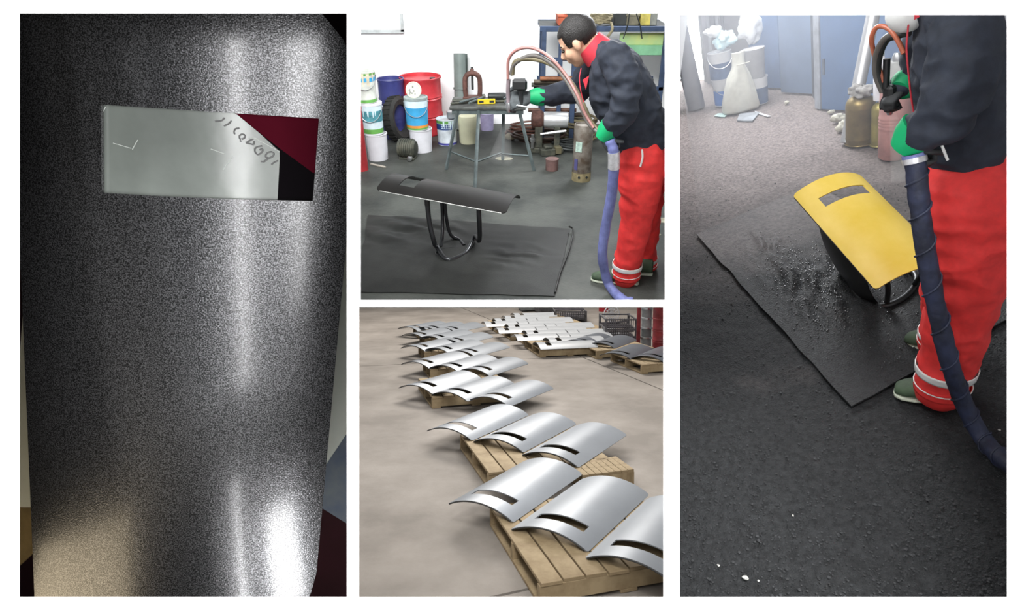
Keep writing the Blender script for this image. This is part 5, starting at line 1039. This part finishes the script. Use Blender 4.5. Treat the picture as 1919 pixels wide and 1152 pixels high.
# leaning silver pipe
pa = Vector((c.x + .03, c.y + r * .9 + .04, .0)); top_ = B4.plane(pa, 1640, 10, .25); bot = B4.plane(pa, 1606, 175, .02); dv = (top_ - bot).normalized(); bot0 = bot - dv * (bot.z / dv.z) * .98
baytube('leaning_pipe', B4, [bot0, (bot0 + top_) / 2, top_ + dv * .1], .052, mat('silver_pipe', (.45, .45, .46), .4, .6, var=.08), 'silver pipe leaning against the blue door', 'pipe', n=20)
c, r, h = standpx(B4, 1648, 1702, 118, 302); t = thing('gas_cylinder', B4, c, .3, 'faded pink ribbed gas cylinder beside the spraying gloves', 'cylinder')
mb = MB(); pr = [(r * .92, 0), (r, .012), (r * .98, h * .3)]
for k in range(4): pr += [(r * .985, h * (.33 + .035 * k)), (r * 1.02, h * (.343 + .035 * k)), (r * .985, h * (.356 + .035 * k))]
pr += [(r * .97, h * .5), (r * .95, h * .9), (r * .85, h * .95), (r * .5, h * .99), (r * .4, h)]
mb.lathe(pr, 30); part('cylinder_body', mb, mat('faded_pink_paint', (.42, .20, .18), .6, var=.2, scale=5), t, smooth=50)
mb = MB(); mb.lathe([(r * .93, h * .86), (r * .98, h * .87), (r * .9, h * .97), (r * .6, h * 1.02)], 30); part('grey_shoulder', mb, mat('grey_shoulder', (.3, .3, .29), .6, var=.2), t, smooth=True)
mb = MB(); mb.lathe([(r * .3, h), (r * .3, h * 1.06), (r * .18, h * 1.1)], 14); part('valve', mb, M_STEEL, t, smooth=True)
mb = MB(); mb.lathe([(.05, 0), (.052, .25), (.03, .3), (.02, .34)], 18); c3 = c2_; t = thing('white_bottle', B4, (c3[0].x, c3[0].y, c3[2] * 1.07), 0, 'white bottle standing on the mustard canister', 'bottle'); part('bottle_body', mb, M_WHITE, t, smooth=50); mb = MB(); mb.lathe([(.024, .335), (.024, .37)], 14); part('bottle_cap', mb, MATS['grey_lid'], t, smooth=True)
# ---- mat
a, b, c = g4(1305, 440), g4(1595, 765), g4(1925, 578); d = a + (c - b) * 1.0
WR = [(.62, .28, .16, .034, 60, .6), (.45, .26, .15, .034, 52, 1.2), (.75, .4, .16, .026, 46, .3), (.30, .30, .12, .03, 56, 1.0), (.55, .5, .2, .02, 40, .8)]
mb, o = mat_mesh(B4, [a, b, c, d], 220, 140, .008, WR, t=.006, seed=6)
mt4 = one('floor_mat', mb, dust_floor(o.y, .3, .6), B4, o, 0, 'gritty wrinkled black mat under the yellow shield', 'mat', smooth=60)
mb2 = MB(); rg = random.Random(5)
W_ = 221
for k in range(1000):
    i, j = int(220 * min(.95, max(.1, rg.gauss(.6, .16)))), int(140 * min(.95, max(.05, rg.gauss(.34, .14)))); v = Vector(mb.v[j * W_ + i]); s = rg.uniform(.002, .0055)
    mb2.add([(q[0] * s, q[1] * s, q[2] * s) for q in ico], icf, Matrix.Translation(v + Vector((0, 0, s * .4))))
og = link('paint_beads', mb2.mesh('paint_beads', 60), mat('wet_black_bead', (.05, .05, .05), .12, var=0, spec=.9), B4.M @ Matrix.Translation(o)); tag(og, 'wet glinting paint beads scattered over the mat creases', 'beads', kind='stuff')
# ---- yellow shield and its stand
KS = .8; R4 = Matrix(((.9977, -.0575, .0354), (.0669, .914, -.4001), (-.0093, .4016, .9158))); P4 = Vector((2.2969 * KS, 3.5709 * KS, 1.9 - 1.8986 * KS))
t = thing('riot_shield', B4, P4, 0, 'bright yellow curved shield with slot tilted on a black stand', 'shield', rot=R4)
part('shield_plate', shield_mb(.5 * KS, .9017 * KS, .0896 * KS, .006, (-.6123, .6123, .2249 * KS, .3113 * KS), rc=.02, na=26, ny=24), mat('yellow_coating', (.74, .52, .06), .5, var=.12, scale=4, col2=(.82, .60, .12)), t, smooth=True)
mb = MB(); mb.tube([Vector((arc(-1, .4, .0717)[0], -.34 + .68 * k / 20, -.002)) for k in range(21)], .0028, 6); part('edge_lip', mb, M_EDGE, t)
M_BS = mat('black_stand_plastic', (.012, .012, .012), .35, var=.3)
so = g4(1640, 572); t = thing('shield_stand', B4, so, 0, 'black paint-crusted stand with sagging rubber sling under the yellow shield', 'stand')
def s4(px, py, off): return B4.plane(so, px, py, off) - so
def under4(x, y):   # bay point on the underside of the shield
    v = R4 @ Vector((x, y, arc(max(-1, min(1, x / .2)), .4, .0717)[1] - .012)); return P4 + v - so
# sling panel from under the left long edge down to the base loop
L0, L1 = [under4(-.17, y) for y in (.2, .05, -.1, -.24)], []
base_pts = [g4(1568, 505, .02) - so, g4(1592, 540, .02) - so, g4(1612, 562, .02) - so, g4(1650, 572, .02) - so]
mb = MB(); n_ = 8
for a, b in zip(L0, base_pts):
    for k in range(n_ + 1): q = k / n_; p = a.lerp(b, q); p += Vector((-.03 * sin(q * pi), -.02 * sin(q * pi), 0)); mb.v.append(tuple(p))
for j_ in range(3):
    for k in range(n_): i = j_ * (n_ + 1) + k; mb.f.append((i, i + 1, i + n_ + 2, i + n_ + 1))
sl = part('rubber_sling', mb, M_BS, t, smooth=60); sm = sl.modifiers.new('t', 'SOLIDIFY'); sm.thickness = .008; ss = sl.modifiers.new('s', 'SUBSURF'); ss.levels = ss.render_levels = 2
lp = spline([g4(1600, 545, .018) - so, g4(1625, 570, .018) - so, g4(1665, 572, .018) - so, g4(1705, 548, .018) - so, g4(1715, 515, .018) - so, g4(1670, 490, .018) - so, g4(1615, 510, .018) - so, g4(1600, 545, .018) - so], 8)
mb = MB(); mb.tube(lp, .017, 12); part('base_loop', mb, M_BS, t, smooth=True)
for (x, y, bp) in ((-.12, -.28, (1662, 568)), (.13, -.27, (1712, 535)), (.12, .0, (1690, 500)), (-.1, .05, (1612, 515))):
    p0_ = under4(x, y); p1_ = g4(*bp, .02) - so; mb = MB(); mb.tube(spline([p0_, (p0_ + p1_) / 2 + Vector((.01, -.01, 0)), p1_], 6), .013, 10); part('leg', mb, M_TUBE, t, smooth=True)
# ---- the masked person
A4 = g4(1762, 748); ez4 = B4
J4 = dict(k=.93, torso=[(1822, 368, 78, .175), (1815, 280, 86, .19), (1802, 185, 92, .205), (1796, 100, 88, .21), (1772, 25, 62, .16), (1735, -12, 36, .09)],
    head=(1730, -26, .98, 0), face=(-.93, .36), crown=(-.36, -.93), turn=-.1,
    leg_n=[(1816, 368, .165, -.08), (1815, 450, .150, -.08), (1800, 560, .122, -.05), (1780, 660, .10, -.03), (1764, 728, .09, -.02)],
    leg_f=[(1812, 368, .15, .08), (1800, 450, .125, .12), (1785, 540, .10, .2), (1768, 610, .08, .26), (1757, 642, .072, .28)],
    leg_n_foot=g4(1760, 750), leg_f_foot=g4(1750, 655),
    arm_n=[(1808, 62, .09, -.19), (1800, 140, .09, -.25), (1772, 210, .085, -.27), (1738, 238, .07, -.26), (1724, 243, .06, -.25)],
    arm_f=[(1745, 80, .085, .15), (1735, 130, .078, .2), (1718, 150, .062, .18), (1698, 158, .05, .15)],
    collar=[(1752, 5), (1738, -15)], placket=[(1703, 40, -.06), (1699, 90, -.09), (1703, 140, -.1), (1708, 185, -.1), (1716, 230, -.1)],
    hand_n=dict(wrist=(1698, 272, -.24), to=(1716, 298, -.24), n=(-.6, .2, -.7), curl=1.5, thumb=-1, sz=.9), hand_f=dict(wrist=(1690, 166, .13), to=(1678, 178, .11), n=(-.6, -.1, -.7), curl=1.3, thumb=1, sz=.75),
    shoes=[(g4(1676, 736), g4(1795, 750), .11), (g4(1697, 640), g4(1770, 658), .10)], stripe=.83)
pers4, Q4, ax4 = worker(B4, A4, J4, 'masked person in navy jacket and red trousers spraying the yellow shield', masked=True, glove=mat('black_glove', (.02, .022, .024), .7, var=.35, scale=25))
def q4(px, py, off=0.): return Q4(px, py, off) + A4
t = thing('spray_gun', B4, q4(1668, 178, .12), 0, 'black spray gun aimed down at the yellow shield', 'spray gun'); o = q4(1668, 178, .12)
mb = MB(); A, B_ = q4(1655, 160, .12) - o, q4(1680, 185, .12) - o; mb.box(A.x, B_.x, -.025, .025, B_.z, A.z); part('gun_body', mb, MATS['black_plastic'], t, bevel=.01)
mb = MB(); mb.tube([q4(1662, 110, .12) - o, q4(1660, 165, .12) - o], .012, 10); part('feed_tube', mb, MATS['black_plastic'], t, smooth=True)
mb = MB(); mb.lathe([(.016, 0), (.02, -.02), (.012, -.045), (.008, -.055)], 12, Matrix.Translation(q4(1668, 186, .12) - o)); part('nozzle', mb, M_STEEL, t, smooth=True)
mb = MB(); mb.tube([q4(1672, 180, .1) - o, q4(1684, 205, .1) - o], .013, 8); part('grip', mb, MATS['black_plastic'], t, smooth=True)
baytube('air_hose', B4, [q4(1694, 100, .0), q4(1682, 75, .02), q4(1665, 54, .05), q4(1645, 50, .08), q4(1634, 68, .1), q4(1636, 92, .12), q4(1648, 130, .12), q4(1660, 160, .12)], .008, mat('orange_hose', (.45, .13, .07), .4, var=.2), 'thin orange air hose looping above the gun of the masked person', 'hose', group='hoses of the masked person')
for i, dx in enumerate((0, 6)):
    baytube('paint_hose', B4, [q4(1706 - dx, 62, .02), q4(1680, 62 + dx, .04), q4(1656 + dx, 75, .07), q4(1642 + dx, 105, .1), q4(1642 + dx * .7, 140, .12), q4(1654 + dx * .5, 172, .13)], .011, [M_HG, M_DSTEEL][i], ['outer grey paint hose curling down to the black gun', 'inner black paint hose curling down to the black gun'][i], 'hose', group='hoses of the masked person')
hp = [q4(1712, 288, -.26), q4(1717, 320, -.27), q4(1725, 400, -.28), q4(1738, 490, -.27), q4(1758, 590, -.26), q4(1780, 680, -.25), q4(1806, 755, -.22)] + [g4(1838, 815, .045), g4(1868, 850, .035), g4(1905, 880, .035), g4(1950, 905, .035)]
hh_ = spline(hp, 8); p0 = hh_[0].copy(); t = thing('hose_bundle', B4, p0, 0, 'dark blue-black cloth-wrapped hose bundle trailing past the shoes', 'hose')
mb = MB(); mb.tube([p - p0 for p in hh_], [.030 + .005 * noise.noise(Vector((i * .35, 3, 0))) for i in range(len(hh_))], 16); part('cloth_wrap', mb, mat('navy_wrap', (.012, .016, .038), .65, var=.5, scale=12, bump=.4, bscale=35), t, smooth=True)
for k in range(10):   # spiral turns of the wrap
    i0 = 8 + k * 6; pts = []
    for q in range(13):
        f_ = q / 12 * 5; i = min(len(hh_) - 2, i0 + int(f_)); c_p = hh_[i].lerp(hh_[i + 1], f_ - int(f_)) - p0; tg = (hh_[i + 1] - hh_[i]).normalized(); xx = tg.cross(Vector((0, 1, 0))).normalized(); yy = tg.cross(xx); an = q / 12 * 2 * pi; pts.append(c_p + xx * (.032 * cos(an)) + yy * (.032 * sin(an)))
    mb = MB(); mb.tube(pts, .004, 6); part('wrap_turn', mb, MATS['navy_wrap'], t, smooth=True)
mb = MB(); mb.tube([p - p0 for p in hh_[2:6]], .035, 14); part('silver_tape', mb, MATS['silver_tape'], t, smooth=True)
mb = MB(); mb.tube([p - p0 for p in hh_[:3]], .033, 12); part('blue_end', mb, M_BH, t, smooth=True)
mb = MB(); mb.tube(spline([Q4(1760, 258, -.27), Q4(1768, 280, -.275), Q4(1776, 300, -.275)], 4), .004, 6); part('pocket_zip', mb, M_REFL, pers4, smooth=True)

# ---- dusty air and spray mist
def mist(name, mb, bay, dens, col, label, loc=None, aniso=.2):
    m = bpy.data.materials.new(name); m.use_nodes = True; nt = m.node_tree; nt.nodes.remove(nt.nodes['Principled BSDF'])
    v = nt.nodes.new('ShaderNodeVolumeScatter'); v.inputs['Density'].default_value = dens; v.inputs['Color'].default_value = (*col, 1); v.inputs['Anisotropy'].default_value = aniso
    nt.links.new(v.outputs[0], nt.nodes['Material Output'].inputs['Volume'])
    o = link(name, mb.mesh(name), m, bay.M @ Matrix.Translation(Vector(loc or (0, 0, 0)))); return tag(o, label, 'mist', kind='stuff')
def cone(p0, p1, r0, r1):
    mb = MB(); p0, p1 = Vector(p0), Vector(p1); mb.tube([Vector(), (p1 - p0) * .5, p1 - p0], [r0, (r0 + r1) / 2, r1], 20); return mb
p_, e_ = q4(1670, 200, .12), q4(1698, 335, .10); mist('spray_mist', cone(p_, e_, .008, .05), B4, 5., (.85, .82, .76), 'beige spray mist jetting from the black gun onto the yellow shield', p_)
p_, e_ = q2(953, 212, .06), q2(938, 300, .1); mist('spray_mist', cone(p_, e_, .008, .08), B2, 1.6, (.85, .85, .83), 'faint spray mist below the outstretched gun in the workshop', p_)
hz = MB(); a, b, c, d = g4(1318, 480), g4(1990, 450), g4(1990, 150), g4(1279, 156)
hz.v = [(p.x, p.y, z) for z in (.03, 1.3) for p in (a, b, c, d)]; hz.f = [(0, 1, 2, 3), (4, 7, 6, 5), (0, 4, 5, 1), (1, 5, 6, 2), (2, 6, 7, 3), (3, 7, 4, 0)]
mist('dusty_haze', hz, B4, .09, (.9, .92, 1.), 'dusty haze glowing in the light of the shed opening', aniso=.35)
